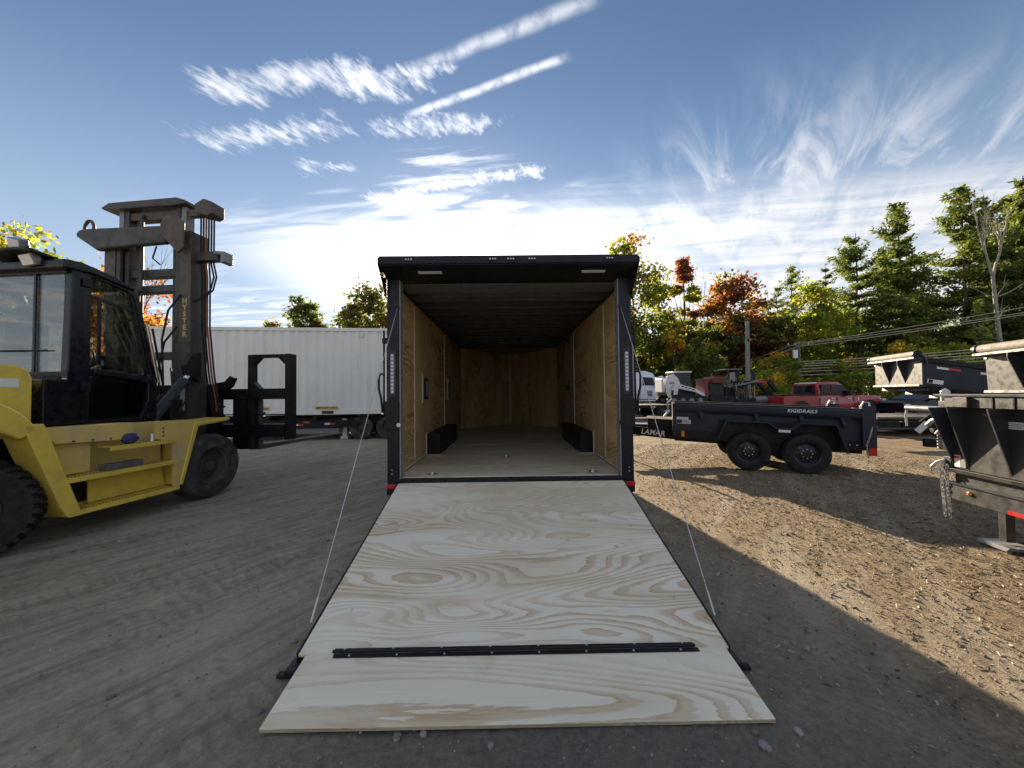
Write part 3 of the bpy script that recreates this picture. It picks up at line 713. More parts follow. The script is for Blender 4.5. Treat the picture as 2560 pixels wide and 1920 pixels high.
    for y in (1.98, 2.86):
        MB().cyl((-1.05, y, .33), (1.05, y, .33), .04, 12).build('axle', 'black_steel', t)
        for sg in (-1, 1):
            w = MB().lathe([(.19, -.10), (.30, -.105), (.335, -.08), (.34, 0), (.335, .08), (.30, .105), (.19, .10), (.19, -.10)], (0, 0, 0), 'x', 28)
            w.lathe([(.19, sg * .08), (.12, sg * .02), (0, sg * .03)], (0, 0, 0), 'x', 20)
            w.v = [(q[0] + sg * 1.12, q[1] + y, q[2] + .336) for q in w.v]; w.build('wheel', 'rubber', t)
    for sg in (-1, 1):
        MB().prism([(1.50, .47), (1.62, .72), (3.22, .72), (3.34, .47), (3.30, .47), (3.20, .70), (1.64, .70), (1.54, .47)], 'x', *sorted((sg * 1.2875, sg * 1.33))).build('fender', 'black_gloss', t)
    MB().beam((-.55, L + .4, .50), (NX, NY + 1.1, .50), .07, .12).beam((.60, L + .4, .50), (NX, NY + 1.1, .50), .07, .12).build('tongue', 'black_steel', t)
    MB().cyl((NX, NY + .7, .02), (NX, NY + .7, .95), .035, 12).build('tongue_jack', 'zinc', t)
    return t
cargo_trailer()
# ------------------------------------------------------------------ yellow lift truck (local x = right, y = forward, z = up)
def lift_truck():
    t = thing('lift_truck', 'large yellow lift truck with black glazed cab, tall mast and wide load carriage', 'forklift', (-4.4, 5.5, 0), R(-6))
    K = 'black_gloss'; C = -1.37
    def mir(x): return 2 * C - x
    # wheels: drive wheels in front, steered wheels behind (turned)
    wp = bpy.data.objects.new
    def wheel_x(c, r, w, rim, out, ang=0.0, tread=False):
        e = wheel(t, (0, 0, 0), r, w, rim, out=-1, rimmat='rim_dusty', tyremat='dusty_rubber' if not tread else 'rubber', lug=10, holes=0, tread=tread)
        e.location = c; e.rotation_euler = (0, 0, R(90 if out > 0 else -90) + ang)
        return e
    wheel_x((-.19, .09, .468), .47, .36, .25, 1)
    wheel_x((mir(-.19), .09, .468), .47, .36, .25, -1)
    lbl(wheel_x((-.42, -2.06, .455), .455, .30, .24, 1, R(-47), True), 'rear steering wheel turned outwards')
    wheel_x((mir(-.42), -2.06, .455), .455, .30, .24, -1, R(-47), True)
    MB().cyl((mir(-.4), -2.06, .46), (-.4, -2.06, .46), .11, 12).build('steer_axle', 'black_steel', t)
    MB().cyl((mir(-.3), .09, .47), (-.3, .09, .47), .17, 14).build('drive_axle', 'black_steel', t)
    MB().box(-2.3, -.45, -2.2, .2, .42, 1.10).build('chassis', 'black_steel', t)
    for sg, X in ((1, 0.0), (-1, 2 * C)):
        def bx(a, b): return sorted((X + sg * a, X + sg * b))
        # leaning rear strut, skirt plates, fender over the drive wheel
        MB().prism([(-1.96, 1.24), (-1.80, 1.24), (-1.74, 1.06), (-1.50, .31), (-1.50, .25), (-1.60, .25), (-1.67, .38)], 'x', *bx(-.30, .0)).build('strut', 'yellow', t, bevel=.015)
        ff = MB().prism([(-.73, 1.185), (-.73, .955), (-.52, .90), (-.50, .30), (-.42, .30), (-.385, .345), (-.185, 1.085), (.335, 1.135), (.335, 1.165)], 'x', *bx(-.05, -.01)).build('fender', 'yellow_worn', t)
        MB().prism([(-.44, .31), (-.39, .30), (-.175, 1.075), (.345, 1.125), (.345, 1.172), (-.235, 1.128)], 'x', *bx(-.42, .0)).build('fender_lip', 'yellow', ff, bevel=.012)
        MB().prism([(-1.66, 1.17), (-.42, 1.17), (-.42, .27), (-1.50, .27)], 'x', *bx(-.34, -.32)).build('skirt_panel', 'yellow_worn', t)
        up = MB().prism([(-1.79, 1.185), (-.93, 1.185), (-.93, .985), (-1.745, 1.02)], 'x', *bx(-.12, -.10)).build('skirt_panel', 'yellow_worn', t, bevel=.004)
        MB().box(*bx(-.34, -.12), -1.76, -.93, 1.165, 1.185).build('skirt_ledge', 'yellow_worn', up)
        MB().prism([(-1.74, 1.02), (-1.30, 1.0), (-1.30, .67), (-1.62, .67)], 'x', *bx(-.20, -.18)).build('skirt_panel', 'yellow_worn', t, bevel=.004)
        MB().prism([(-1.30, .62), (-.52, .62), (-.46, .31), (-1.30, .31)], 'x', *bx(-.22, -.20)).build('tank_cover', 'yellow', t, bevel=.006)
        MB().lathe([(.19, -.01), (.19, .01), (.165, .012), (.165, -.01)], (0, 0, 0), 'x', 20) if False else None
        MB().prism([(-1.52, .31)] + [(-1.33 + .16 * math.cos(a), .33 + .24 * math.sin(a)) for a in np.linspace(0, 1.9, 8)] + [(-1.58, .60)], 'x', *bx(-.315, -.305)).build('access_hole', 'letter_black', t)
        # three steps with toothed treads
        for (y0, y1, z, w) in ((-1.59, -.44, .302, .20), (-1.62, -.46, .655, .17), (-1.24, -.48, .935, .15)):
            st = MB().box(*bx(-w - .02, .0), y0, y1, z - .012, z).box(*bx(-.012, .0), y0, y1, z - .052, z - .012).build('step', 'yellow', t, bevel=.003)
            hl = MB(); n = int((y1 - y0) / .032)
            for k in range(n):
                y = y0 + .02 + k * .032
                for q in (.035, .085): hl.prism([(X - sg * q - .007, y), (X - sg * q + .007, y), (X - sg * q, y + .016)], 'z', z + .0004, z + .0035)
            kind(hl.build('tread_teeth', 'letter_black', st), 'stuff')
        # hood side with the rounded arch over the rear wheel
        arc = [(-2.42 + .66 * math.cos(a), .72 + .52 * math.sin(a)) for a in np.linspace(R(75), R(120), 7)]
        MB().prism([(-1.83, 1.24), (-1.83, 1.70), (-1.87, 1.78), (-1.95, 1.815), (-3.5, 1.80), (-3.5, 1.0), (-2.95, .75)] + [(-2.9, 1.0), (-2.7, 1.18), (-2.4, 1.235)], 'x', *bx(-.26, -.10)).build('hood_side', 'yellow', t, bevel=.02)
        pts = [(X - sg * .09, -2.62 + .86 * math.cos(a), .96 + .62 * math.sin(a)) for a in np.linspace(R(14), R(165), 22)]
        fl = MB()
        for (a, b) in zip(pts[:-1], pts[1:]): fl.beam(a, b, .19, .20, up=(0, 0, 1)) if False else None
        prof = []
        outer = [(-2.60 + .80 * math.cos(a), .99 + .60 * math.sin(a)) for a in np.linspace(R(18), R(165), 24)]
        inner = [(-2.60 + .70 * math.cos(a), .97 + .30 * math.sin(a)) for a in np.linspace(R(165), R(25), 24)]
        MB().prism(outer + inner, 'x', *bx(-.16, .0)).build('rear_fender', 'yellow', t, bevel=.025)
    MB().box(mir(-.27), -.27, -3.5, -1.84, 1.10, 1.812).build('hood', 'yellow', t, bevel=.04)
    MB().box(mir(-.2), -.2, -3.95, -3.45, .45, 1.75).build('counterweight', 'yellow', t, bevel=.08)
    MB().box(mir(-.34), -.34, -1.85, -.42, 1.06, 1.165).build('deck', 'black_steel', t)
    # ---------------- cab
    X0, X1 = -.35, -2.10
    MB().box(X1, X0, -1.60, -1.235, 1.19, 1.70).build('cab_base', K, t, bevel=.02)
    MB().box(X1 + .03, X0 - .03, -1.235, -.55, 1.19, 1.26).build('cab_floor', 'dark_plastic', t)
    MB().cyl((X0 - .005, -1.42, 1.70), (X0 - .005, -1.42, 1.715), .02, 8).build('cap', 'steel', t)
    def outline(z):                                            # front edge of the cab at height z
        return -.50 if z < 1.8 else -.50 - (z - 1.8) * .21
    for X, sg in ((X0, 1), (X1, -1)):
        pl = MB().prism([(-1.40, 1.66), (-1.235, 1.66), (-1.235, 2.94), (-1.37, 2.95)], 'x', *sorted((X, X - sg * .10))).build('pillar', K, t, bevel=.015)
        bx = lambda a, b: sorted((X - sg * a, X - sg * b))
        # door leaf: frame bars round two panes
        fr = [(-1.225, 1.20), (-.62, 1.20), (-.515, 1.45), (-.50, 1.78), (-.705, 2.76), (-.74, 2.83), (-.82, 2.875), (-1.225, 2.955)]
        d = MB()
        for a, b in zip(fr, fr[1:] + fr[:1]): d.beam((X - sg * .03, *a), (X - sg * .03, *b), .06, .055, up=(1, 0, 0))
        d.beam((X - sg * .03, -1.20, 1.80), (X - sg * .03, -.53, 1.71), .06, .20, up=(1, 0, 0))
        dr = d.build('door', K, t, bevel=.006)
        MB().prism([(-1.20, 1.23), (-.63, 1.23), (-.55, 1.45), (-.535, 1.62), (-1.20, 1.72)], 'x', *bx(.028, .034)).build('pane', 'cab_glass_dark', dr)
        MB().prism([(-1.20, 1.90), (-.535, 1.80), (-.70, 2.60), (-1.20, 2.68)], 'x', *bx(.028, .034)).build('pane', 'cab_glass', dr)
        MB().prism([(-1.20, 2.70), (-.71, 2.60), (-.745, 2.78), (-.82, 2.85), (-1.20, 2.925)], 'x', *bx(.026, .032)).build('pane', 'cab_glass', dr)
        MB().beam((X - sg * .02, -1.20, 2.69), (X - sg * .02, -.70, 2.60), .03, .022, up=(1, 0, 0)).build('glazing_bar', K, dr)
        MB().beam((X - sg * .02, -1.10, 1.88), (X - sg * .02, -1.10, 2.68), .03, .018, up=(1, 0, 0)).build('glazing_bar', K, dr)
        MB().cyl((X + sg * .006, -1.12, 1.79), (X + sg * .006, -1.06, 1.79), .018, 10).build('door_handle', 'black_steel', dr)
        for z in (1.62, 2.82): MB().box(*sorted((X, X + sg * .025)), -1.29, -1.20, z - .045, z + .045).build('hinge', 'black_steel', dr, bevel=.006)
        MB().tube([(X - sg * .05, -.60, 2.62), (X - sg * .08, -.66, 2.45), (X - sg * .08, -.58, 2.05), (X - sg * .05, -.55, 1.95)], .011, 6).build('grab_handle', 'dark_plastic', dr)
        # front pillar and the two rails ahead of it
        MB().beam((X - sg * .05, -.50, 1.70), (X - sg * .05, -.76, 2.88), .07, .07, up=(1, 0, 0)).build('pillar', K, t, bevel=.008)
        MB().tube([(X + sg * .03, -.46, 1.70), (X + sg * .03, -.615, 2.46)], .020, 10).build('hand_rail', 'chrome', t)
        MB().tube([(X + sg * .0, -.36, 1.60), (X + sg * .0, -.52, 2.42)], .013, 8).build('hand_rail', 'black_steel', t)
    MB().box(X1, X0, -.56, -.44, 1.20, 1.80).build('cowl', K, t, bevel=.02)
    MB().prism([(-.49, 1.80), (-.485, 1.80), (-.715, 2.84), (-.72, 2.84)], 'x', X1 + .08, X0 - .08).build('windscreen', 'cab_glass', t)
    MB().prism([(-1.47, 2.93), (-1.20, 2.94), (-.76, 2.86), (-.72, 2.885), (-1.0, 2.985), (-1.30, 3.045), (-1.47, 3.03)], 'x', X1 - .03, X0 + .03).build('cab_roof', K, t, bevel=.02)
    # rear window
    rw = MB().box(X1 + .10, X0 - .10, -1.375, -1.368, 1.78, 2.93).build('rear_window', 'cab_glass', t)
    MB().box(X1, X0, -1.40, -1.34, 1.66, 1.79).build('window_sill', K, rw)
    MB().box(X1 + .05, X0 - .05, -1.40, -1.34, 2.90, 2.96).build('window_frame', K, rw)
    MB().box(-.82, -.79, -1.392, -1.377, 1.79, 2.92).build('glazing_bar', K, rw)
    MB().tube([(-1.6, -1.40, 2.04), (-.62, -1.40, 2.03)], .009, 6).build('wiper', 'letter_black', rw)
    # seat, wheel and lever console inside
    s = MB().box(-1.50, -.98, -1.15, -.72, 1.55, 1.70).build('seat', 'seat_cloth', t, bevel=.04)
    MB().box(-1.48, -1.0, -1.25, -1.10, 1.68, 2.40).build('backrest', 'seat_cloth', s, bevel=.05)
    MB().box(-1.36, -1.12, -1.22, -1.12, 2.42, 2.62).build('headrest', 'seat_cloth', s, bevel=.03)
    MB().box(-1.45, -1.02, -1.12, -.75, 1.26, 1.55).build('seat_base', 'dark_plastic', s)
    MB().box(-.82, -.60, -1.0, -.6, 1.26, 1.84).build('console', 'dark_plastic', t, bevel=.03)
    MB().tube([(-1.24 + .19 * math.cos(a), -.66 + .06 * math.sin(a), 1.98 + .17 * math.sin(a)) for a in np.linspace(0, 6.2832, 20)], .014, 6, False).build('steering_wheel', 'dark_plastic', t)
    MB().tube([(-1.24, -.66, 1.97), (-1.24, -.52, 1.50)], .035, 8).build('steering_column', 'dark_plastic', t)
    # work lamps on the roof
    for (x, z, ry) in ((-.86, 3.20, .25), (-.70, 3.02, -.1)):
        M = Matrix.Translation((x, -1.50, z)) @ Matrix.Rotation(ry, 4, 'Y') @ Matrix.Rotation(.35, 4, 'X')
        l = MB(M).box(-.085, .085, -.03, .05, -.065, .065).build('work_lamp', 'lens_grey', t, bevel=.012)
        MB(M).box(-.07, .07, -.035, -.0305, -.052, .052).build('lens', 'label_white', l)
        MB().tube([(x, -1.47, z - .05), (x + .03, -1.40, 3.0)], .013, 6).build('lamp_bracket', 'black_steel', l)
    MB().prism([(-1.62, 3.09), (-1.30, 3.05), (-1.30, 3.07), (-1.62, 3.115)], 'x', -1.25, -.55).build('roof_visor', 'black_steel', t)
    # ---------------- mast
    S0 = .26
    for sg in (-1, 1):
        x = lambda a: C + sg * a
        bx = lambda a, b: sorted((x(a), x(b)))
        # outer channel: web and two flanges
        MB().box(*bx(.70, .75), S0, S0 + .30, .22, 4.12).box(*bx(.50, .70), S0, S0 + .05, .22, 4.12).box(*bx(.50, .70), S0 + .25, S0 + .30, .22, 4.12).build('outer_upright', 'mast_steel', t, bevel=.006)
        lbl(MB().box(*bx(.57, .765), S0 - .012, S0 - .001, 2.35, 4.0).build('upright_plate', 'mast_brown', t, bevel=.004), 'brown dusty cover plate')
        MB().box(*bx(.42, .49), S0 + .06, S0 + .24, .30, 4.55).build('inner_upright', 'mast_steel', t, bevel=.006)
        MB().cyl((x(.33), S0 + .16, .4), (x(.33), S0 + .16, 4.5), .045, 12).build('lift_cylinder', 'mast_steel', t)
        MB().box(*bx(.52, .60), S0 + .06, S0 + .20, 4.12, 4.54).build('upright_head', 'lens_grey', t)
        # tilt ram
        a, b = Vector((x(.93), -.50, 1.10)), Vector((x(.80), S0 + .02, 1.93))
        q = a.lerp(b, .78)
        tc_ = MB().cyl(a, q, .068, 16).build('tilt_cylinder', 'charcoal', t)
        MB().cyl(q, b, .038, 12).build('ram_rod', 'chrome', tc_)
        MB().cyl((a.x - .08, a.y, a.z), (a.x + .08, a.y, a.z), .09, 12).build('ram_pivot', 'black_steel', tc_)
        MB().prism([(S0 - .13, 1.83), (S0 - .16, 1.98), (S0 - .06, 2.15), (S0 + .10, 2.20), (S0 + .10, 1.72)], 'x', *bx(.76, .86)).build('ram_lug', 'black_steel', t, bevel=.008)
    ht = MB().prism([(C - .80, 4.54), (C - .84, 4.57), (C - .70, 4.645), (C + .50, 4.665), (C + .66, 4.61), (C + .66, 4.56), (C + .45, 4.54)], 'y', S0 - .02, S0 + .30).build('head_plate', 'mast_steel', t, bevel=.01)
    for (z0, z1) in ((3.44, 3.57), (3.19, 3.31), (2.1, 2.22), (1.15, 1.4)):
        MB().box(C - .70, C + .70, S0 + .10, S0 + .24, z0, z1).build('cross_member', 'mast_steel', t, bevel=.01)
    MB().box(C - .48, C + .48, S0 + .08, S0 + .22, 4.38, 4.50).build('cross_member', 'mast_brown', t)
    # heavy cross tube with lifting eye and cheek plate
    MB().prism([(C - 1.20, 4.10), (C - 1.16, 4.19), (C - 1.05, 4.215), (C + .42, 4.19), (C + .42, 3.90), (C - .62, 3.87), (C - .80, 3.84)], 'y', S0 - .10, S0 + .0).build('cross_tube', 'mast_steel', t, bevel=.04)
    MB().tube([(C - .99 + .085 * math.cos(a), S0 - .05, 4.22 + .13 * math.sin(a)) for a in np.linspace(-.1, 3.3, 12)], .024, 8).build('lifting_eye', 'mast_steel', t)
    MB().prism([(C + .36, 4.18), (C + .42, 4.30), (C + .50, 4.33), (C + .70, 4.27), (C + .76, 4.20), (C + .76, 3.80), (C + .66, 3.72), (C + .42, 3.98)], 'y', S0 - .14, S0 - .101).build('cheek_plate', 'mast_brown', t, bevel=.012)
    MB().tube([(C - .17, S0 + .05, .9), (C - .17, S0 + .05, 4.45)], .030, 8).build('lift_chain', 'mast_steel', t)
    MB().tube([(C - .17, S0 - .02, 1.2), (C - .17, S0 - .02, 3.2)], .05, 10).build('lift_cylinder', 'mast_steel', t)
    # hose reel arms on the right
    MB().box(C + .62, C + 1.02, S0 + .08, S0 + .18, 4.40, 4.50).build('hose_arm', 'mast_brown', t)
    MB().prism([(C + .78, 4.42), (C + .78, 4.56), (C + .93, 4.64), (C + 1.08, 4.58), (C + 1.08, 4.40), (C + 1.0, 4.36), (C + .86, 4.40)], 'y', S0 + .02, S0 + .26).build('hose_sheave', 'mast_brown', t, bevel=.012)
    MB().box(C + .70, C + 1.14, S0 + .06, S0 + .20, 3.66, 3.80).build('hose_arm', 'mast_steel', t, bevel=.008)
    MB().prism([(C + 1.10, 3.80), (C + 1.28, 3.78), (C + 1.28, 3.62), (C + 1.22, 3.60), (C + 1.22, 3.74), (C + 1.10, 3.75)], 'y', S0 + .04, S0 + .22).build('hose_guard', 'lens_grey', t, bevel=.006)
    for k in range(6):
        x = C + .80 + k * .046
        if k < 4:
            pts = [(x, S0 + .12, 4.45), (x, S0 + .12, 3.70), (x + .02, S0 + .13, 3.4), (x + .015, S0 + .14, 2.6), (x + .04, S0 + .2, 1.85), (x + .05, S0 + .3, 1.25)]
        else:
            pts = [(x, S0 + .12, 4.45), (x, S0 + .12, 3.62), (x + .06, S0 + .11, 3.40), (x + .02, S0 + .09, 3.18), (x - .15, S0 + .07, 3.05), (C + .72, S0 + .05, 2.99)]
        MB().tube(pts, .013, 6).build('hose', 'rubber' if k != 2 else 'orange_rust', t)
    for k, (dx, z) in enumerate(((0, 3.1), (-.06, 2.6))):
        MB().tube([(C + .62 + dx, S0 - .03, z), (C + .45 + dx, S0 - .07, z - .25), (C + .36 + dx, S0 - .08, z - .7), (C + .40 + dx, S0 - .08, 1.5)], .014, 6).build('hose', 'rubber', t)
    MB().tube([(C + .15, S0 - .0, 3.9), (C + .12, S0 - .03, 3.7), (C + .22, S0, 3.6)], .012, 6).build('hose', 'rubber', t)
    # maker's name down the right-hand upright, one letter under the other
    for k, ch in enumerate('HYSTER'):
        text('letter', ch, .115, frame((C + .67, S0 - .0145, 3.00 - k * .105), (1, 0, 0), (0, 0, 1)), 'yellow_letter', t, depth=.002, bold=.004)
    MB().box(C + .60, C + .68, S0 - .006, S0 - .001, 1.28, 1.62).build('sticker', 'label_white', t)
    # valve block, pipes and clutter round the mast foot
    rs = random.Random(3)
    MB().box(C + .45, C + .95, -.20, -.02, 1.18, 1.46).build('valve_block', 'black_steel', t, bevel=.01)
    for k in range(7):
        x = C + rs.uniform(.35, 1.0); z = rs.uniform(1.3, 1.7)
        MB().tube([(x, -.1, z - .2), (x + rs.uniform(-.06, .06), rs.uniform(-.05, .1), z), (x + rs.uniform(-.1, .1), S0 - .05, z + rs.uniform(.0, .3)), (x + rs.uniform(-.1, .1), S0 + .02, z + rs.uniform(.1, .5))], .013, 6).build('hose', 'rubber' if k % 3 else 'steel_dark', t)
    for k in range(3): MB().box(C + .76, C + 1.02, Y_ := S0 + .34, Y_ + .03, 1.15 + .16 * k, 1.18 + .16 * k).build('pipe_clamp', 'black_steel', t)
    bt = MB()
    for (y, z, x) in [(-1.68 + .17 * k, 1.035 - .006 * k, -.0985) for k in range(5)] + [(-.66 + .0 * k, .99 + .05 * k, -.0085) for k in range(3)] + [(-.33 + .04 * k, .55 + .15 * k, -.0085) for k in range(3)]:
        bt.cyl((x - .004, y, z), (x + .006, y, z), .011, 8)
    kind(bt.build('bolt', 'steel_dark', t), 'stuff')
    for k in range(6): MB().box(-.099, -.094, -3.0 + .03, -2.3, 1.60 - .045 * k, 1.615 - .045 * k).build('louvre', 'letter_black', t)
    MB().box(-.099, -.0965, -2.10, -1.93, 1.60, 1.68).build('sticker', 'label_white', t)
    # ---------------- carriage and forks
    Y0, Y1 = .78, .92; G = 'black_steel'
    for sg in (-1, 1):
        x = lambda a: C + sg * a
        bx = lambda a, b: sorted((x(a), x(b)))
        MB().box(*bx(1.95, 2.05), Y0 + .0, Y1 + .02, .76, 2.20).build('carriage_post', G, t, bevel=.008)
        MB().box(*bx(1.27, 1.36), Y0 + .01, Y1 - .01, .60, 2.195).build('carriage_post', G, t, bevel=.008)
        MB().box(*bx(1.36, 1.93), Y0, Y1, 2.145, 2.195).build('backrest_bar', G, t)
        for (px_, pz, qx, qz) in ((1.36, 2.145, 1, -1), (1.93, 2.145, -1, -1), (1.36, 1.62, 1, 1)):
            MB().prism([(x(px_), pz), (x(px_ + qx * .12), pz), (x(px_), pz + qz * .12)], 'y', Y0 + .02, Y1 - .02).build('gusset', G if sg > 0 else G, t)
        MB().box(*bx(1.00, 1.24), Y0 + .02, Y1 - .02, .60, 1.44).build('carriage_plate', G, t)
        MB().box(*bx(.56, .74), Y0 - .1, Y1 - .02, .55, 1.70).build('carriage_side', G, t, bevel=.01)
        MB().prism([(x(.76), 1.60), (x(.76), 1.72), (x(.94), 1.74), (x(1.04), 1.84), (x(1.12), 1.80), (x(1.05), 1.66), (x(.94), 1.58)], 'y', Y0 - .10, Y0 - .01).build('pin_lug', G, t, bevel=.012)
        # fork: shank and long tapering blade
        f = MB().prism([(Y1 + .01, 1.50), (Y1 + .07, 1.50), (Y1 + .08, .66), (3.35, .60), (3.35, .585), (Y1 + .01, .575)], 'x', *bx(1.18, 1.40)).build('fork', 'steel_dark', t, bevel=.006)
    MB().box(C - 2.05, C + 1.93, Y0 + .01, Y1 - .01, 1.44, 1.62).build('carriage_bar', G, t, bevel=.008)
    MB().box(C - 1.93, C + 1.93, Y0 + .01, Y1 - .01, .80, 1.02).build('carriage_bar', G, t, bevel=.008)
    MB().box(C - 1.93, C + 1.93, Y0 + .03, Y0 + .05, 1.17, 1.19).build('carriage_rod', G, t)
    MB().box(C - .56, C + .56, Y0 + .0, Y0 + .06, .55, 1.70).build('carriage_plate', G, t)
    return t
lift_truck()
FT = Matrix.Translation((-4.4, 5.5, 0)) @ Matrix.Rotation(R(-6), 4, 'Z')
def lump(name, c, r, mat, label, cat, seed):
    rs = random.Random(seed); m = MB(FT); m.ball(c, *r, 14, 9)
    m.v = [(q[0] + rs.uniform(-1, 1) * r[0] * .12, q[1] + rs.uniform(-1, 1) * r[1] * .12, q[2] + rs.uniform(-1, 1) * r[2] * .10) for q in m.v]
    return tag(m.build(name, mat, None, sharp=70), label, cat)
lump('cloth_bundle', (-.09, -.98, .996), (.06, .085, .062), 'blue_cloth', 'crumpled dark blue cloth lying on the top step', 'cloth', 1)
lump('work_glove', (-.09, -.60, .961), (.045, .10, .030), 'grey_cloth', 'flattened grey rag at the front end of the top step', 'rag', 2)
tag(MB(FT).box(-.16, -.03, -1.24, -.87, .6565, .728).build('timber_block', 'grey_block', None, bevel=.008), 'weathered grey timber block on the middle step', 'block')
tag(MB(FT).cyl((-.075, -.735, .9365), (-.075, -.735, 1.03), .038, 12, .03).build('metal_cup', 'zinc', None), 'small dull metal cup on the top step', 'cup')

# ------------------------------------------------------------------ shipping containers and chassis
def container(name, label, loc, rz, L0, L1, z0, h, mat, labels=False):
    t = thing(name, label, 'container', (loc[0], loc[1], 0), rz, 'white shipping containers')
    z1 = z0 + h; D = 2.44
    def corr(yf, sg):
        vs = []; fs = []; x = L0 + .16; prof = []
        while x < L1 - .16:
            for dx, dy in ((0, 0), (.072, 0), (.140, .036), (.212, .036)): prof.append((min(x + dx, L1 - .16), dy))
            x += .28
        for (px_, dy) in prof: vs += [(px_, yf + sg * (.02 + dy), z0 + .16), (px_, yf + sg * (.02 + dy), z1 - .10)]
        return MB().add(vs, [(2 * i, 2 * i + 2, 2 * i + 3, 2 * i + 1) for i in range(len(prof) - 1)])
    corr(0, 1).build('side_wall', mat, t, sharp=20); corr(D, -1).build('side_wall', mat, t, sharp=20)
    for x in (L0, L1): MB().box(*((x + .03, x + .07) if x == L0 else (x - .07, x - .03)), .12, D - .12, z0 + .14, z1 - .08).build('end_wall', mat, t)
    MB().box(L0 + .1, L1 - .1, .05, D - .05, z1 - .05, z1 - .01).build('roof', mat, t)
    for y in (0, D):
        a, b = (y, y + .07) if y == 0 else (y - .07, y)
        MB().box(L0 + .16, L1 - .16, a, b, z1 - .11, z1).build('top_rail', mat, t, bevel=.006)
        MB().box(L0 + .16, L1 - .16, a, b, z0, z0 + .165).build('bottom_rail', mat, t, bevel=.006)
        for x in (L0, L1):
            c, d = (x, x + .16) if x == L0 else (x - .16, x)
            MB().box(c, d, *((y, y + .12) if y == 0 else (y - .12, y)), z0 + .12, z1 - .12).build('corner_post', mat, t, bevel=.006)
            for z in (z0, z1 - .12): MB().box(c, d, *((y - .006, y + .17) if y == 0 else (y - .17, y + .006)), z, z + .12).build('corner_casting', mat, t, bevel=.01)
    MB().box(L0 + .1, L1 - .1, .08, D - .08, z0 + .03, z0 + .12).build('floor', 'black_steel', t)
    return t
c1 = container('shipping_container', 'white corrugated shipping container riding on a low black chassis', (-6, 12.5), R(6), -6.6, 5.6, .86, 2.93, 'container_white')
for x in (-2.22, -.08):
    MB().box(x - .19, x + .19, -.006, .02, .885, .985).build('fork_pocket', 'letter_black', c1)
    pl = MB().box(x - .37, x + .30, -.012, -.0005, 1.035, 1.135).build('warning_plate', 'label_yellow', c1)
    text('lettering', 'EMPTY LIFT ONLY', .085, frame((x - .035, -.0135, 1.085), (1, 0, 0), (0, 0, 1)), 'letter_black', pl, depth=.001, bold=.002)
for x in (-4.55, 1.02): MB().box(x - .05, x + .05, .0, .02, 3.49, 3.62).build('marking_plate', 'label_white', c1)
c2 = container('shipping_container', 'plain white container whose roof edge rises behind the chassis-mounted one', (-6, 16.2), R(4), -3.9, 4.4, 1.45, 2.9, 'container_white_b')
MB().box(-3.9, 4.4, .3, 2.1, 1.1, 1.449).build('bolster', 'black_steel', c2)
for q in (-2.5, -1.2, 2.4, 3.7):
    for y in (.45, 1.99): MB().cyl((q, y - .15, .52), (q, y + .15, .52), .52, 18).build('wheel', 'rubber', c2)
def chassis():
    t = thing('container_chassis', 'low black container chassis with red and white side markers', 'trailer', (-6, 12.5, 0), R(6))
    for y in (.42, 1.9):
        MB().box(-6.6, 5.6, y - .07, y + .07, .44, .74).build('main_beam', 'black_steel', t, bevel=.006)
    for x in np.linspace(-6.4, 5.4, 9): MB().box(x - .06, x + .06, .0, 2.44, .70, .858).build('bolster', 'black_steel', t)
    MB().box(-6.6, .9, .02, .08, .42, .66).build('side_rail', 'black_steel', t, bevel=.006)
    for (x, z) in ((-1.02, .50), (-.02, .52)):
        MB().box(x - .16, x + .0, .010, .0195, z, z + .06).build('marker_tape', 'reflect_white', t)
        MB().box(x + .001, x + .17, .010, .0195, z, z + .06).build('marker_tape', 'reflect_red', t)
    lm = MB().box(-.86, -.66, .004, .0195, .585, .645).build('side_lamp', 'lens_red', t)
    for x in (.98, 1.86, 2.74):
        MB().cyl((x, .2, .385), (x, 2.2, .385), .06, 10).build('axle', 'black_steel', t)
        wheel(t, (x, .16, .385), .385, .28, .21, out=-1, rimmat='rim_dusty', tyremat='dusty_rubber', lug=8, holes=0)
        wheel(t, (x, 2.28, .385), .385, .28, .21, out=1, rimmat='rim_dusty', tyremat='dusty_rubber', lug=0, holes=0)
    MB().box(.3, .44, .3, .6, .10, .7).box(.25, .5, .25, .65, .0, .10).build('landing_leg', 'zinc', t)
    MB().box(-3.3, .25, .1, .5, .24, .40).build('skirt_board', 'lens_grey', t)
chassis()
# ------------------------------------------------------------------ dump trailers
def chain(parent, pts, name='chain', r=.012, mat='zinc'):
    """hanging chain: each link a small ring, turned a quarter against the next"""
    pts = [Vector(p) for p in pts]; L = [0]
    for a, b in zip(pts, pts[1:]): L.append(L[-1] + (b - a).length)
    m = MB(); s = 0; k = 0
    while s < L[-1]:
        i = max(j for j in range(len(L)) if L[j] <= s); i = min(i, len(pts) - 2)
        q = (s - L[i]) / (L[i + 1] - L[i]); c = pts[i].lerp(pts[i + 1], q); d = (pts[i + 1] - pts[i]).normalized()
        u = Vector((1, 0, 0)) if abs(d.x) < .8 else Vector((0, 1, 0)); a = d.cross(u).normalized(); b = d.cross(a)
        if k % 2: a = b
        m.tube([c + d * (r * 1.9) * math.cos(t) + a * r * math.sin(t) for t in np.linspace(0, 6.2832, 9)], r * .36, 5, False)
        s += r * 2.7; k += 1
    return kind(m.build(name, mat, parent), 'stuff')

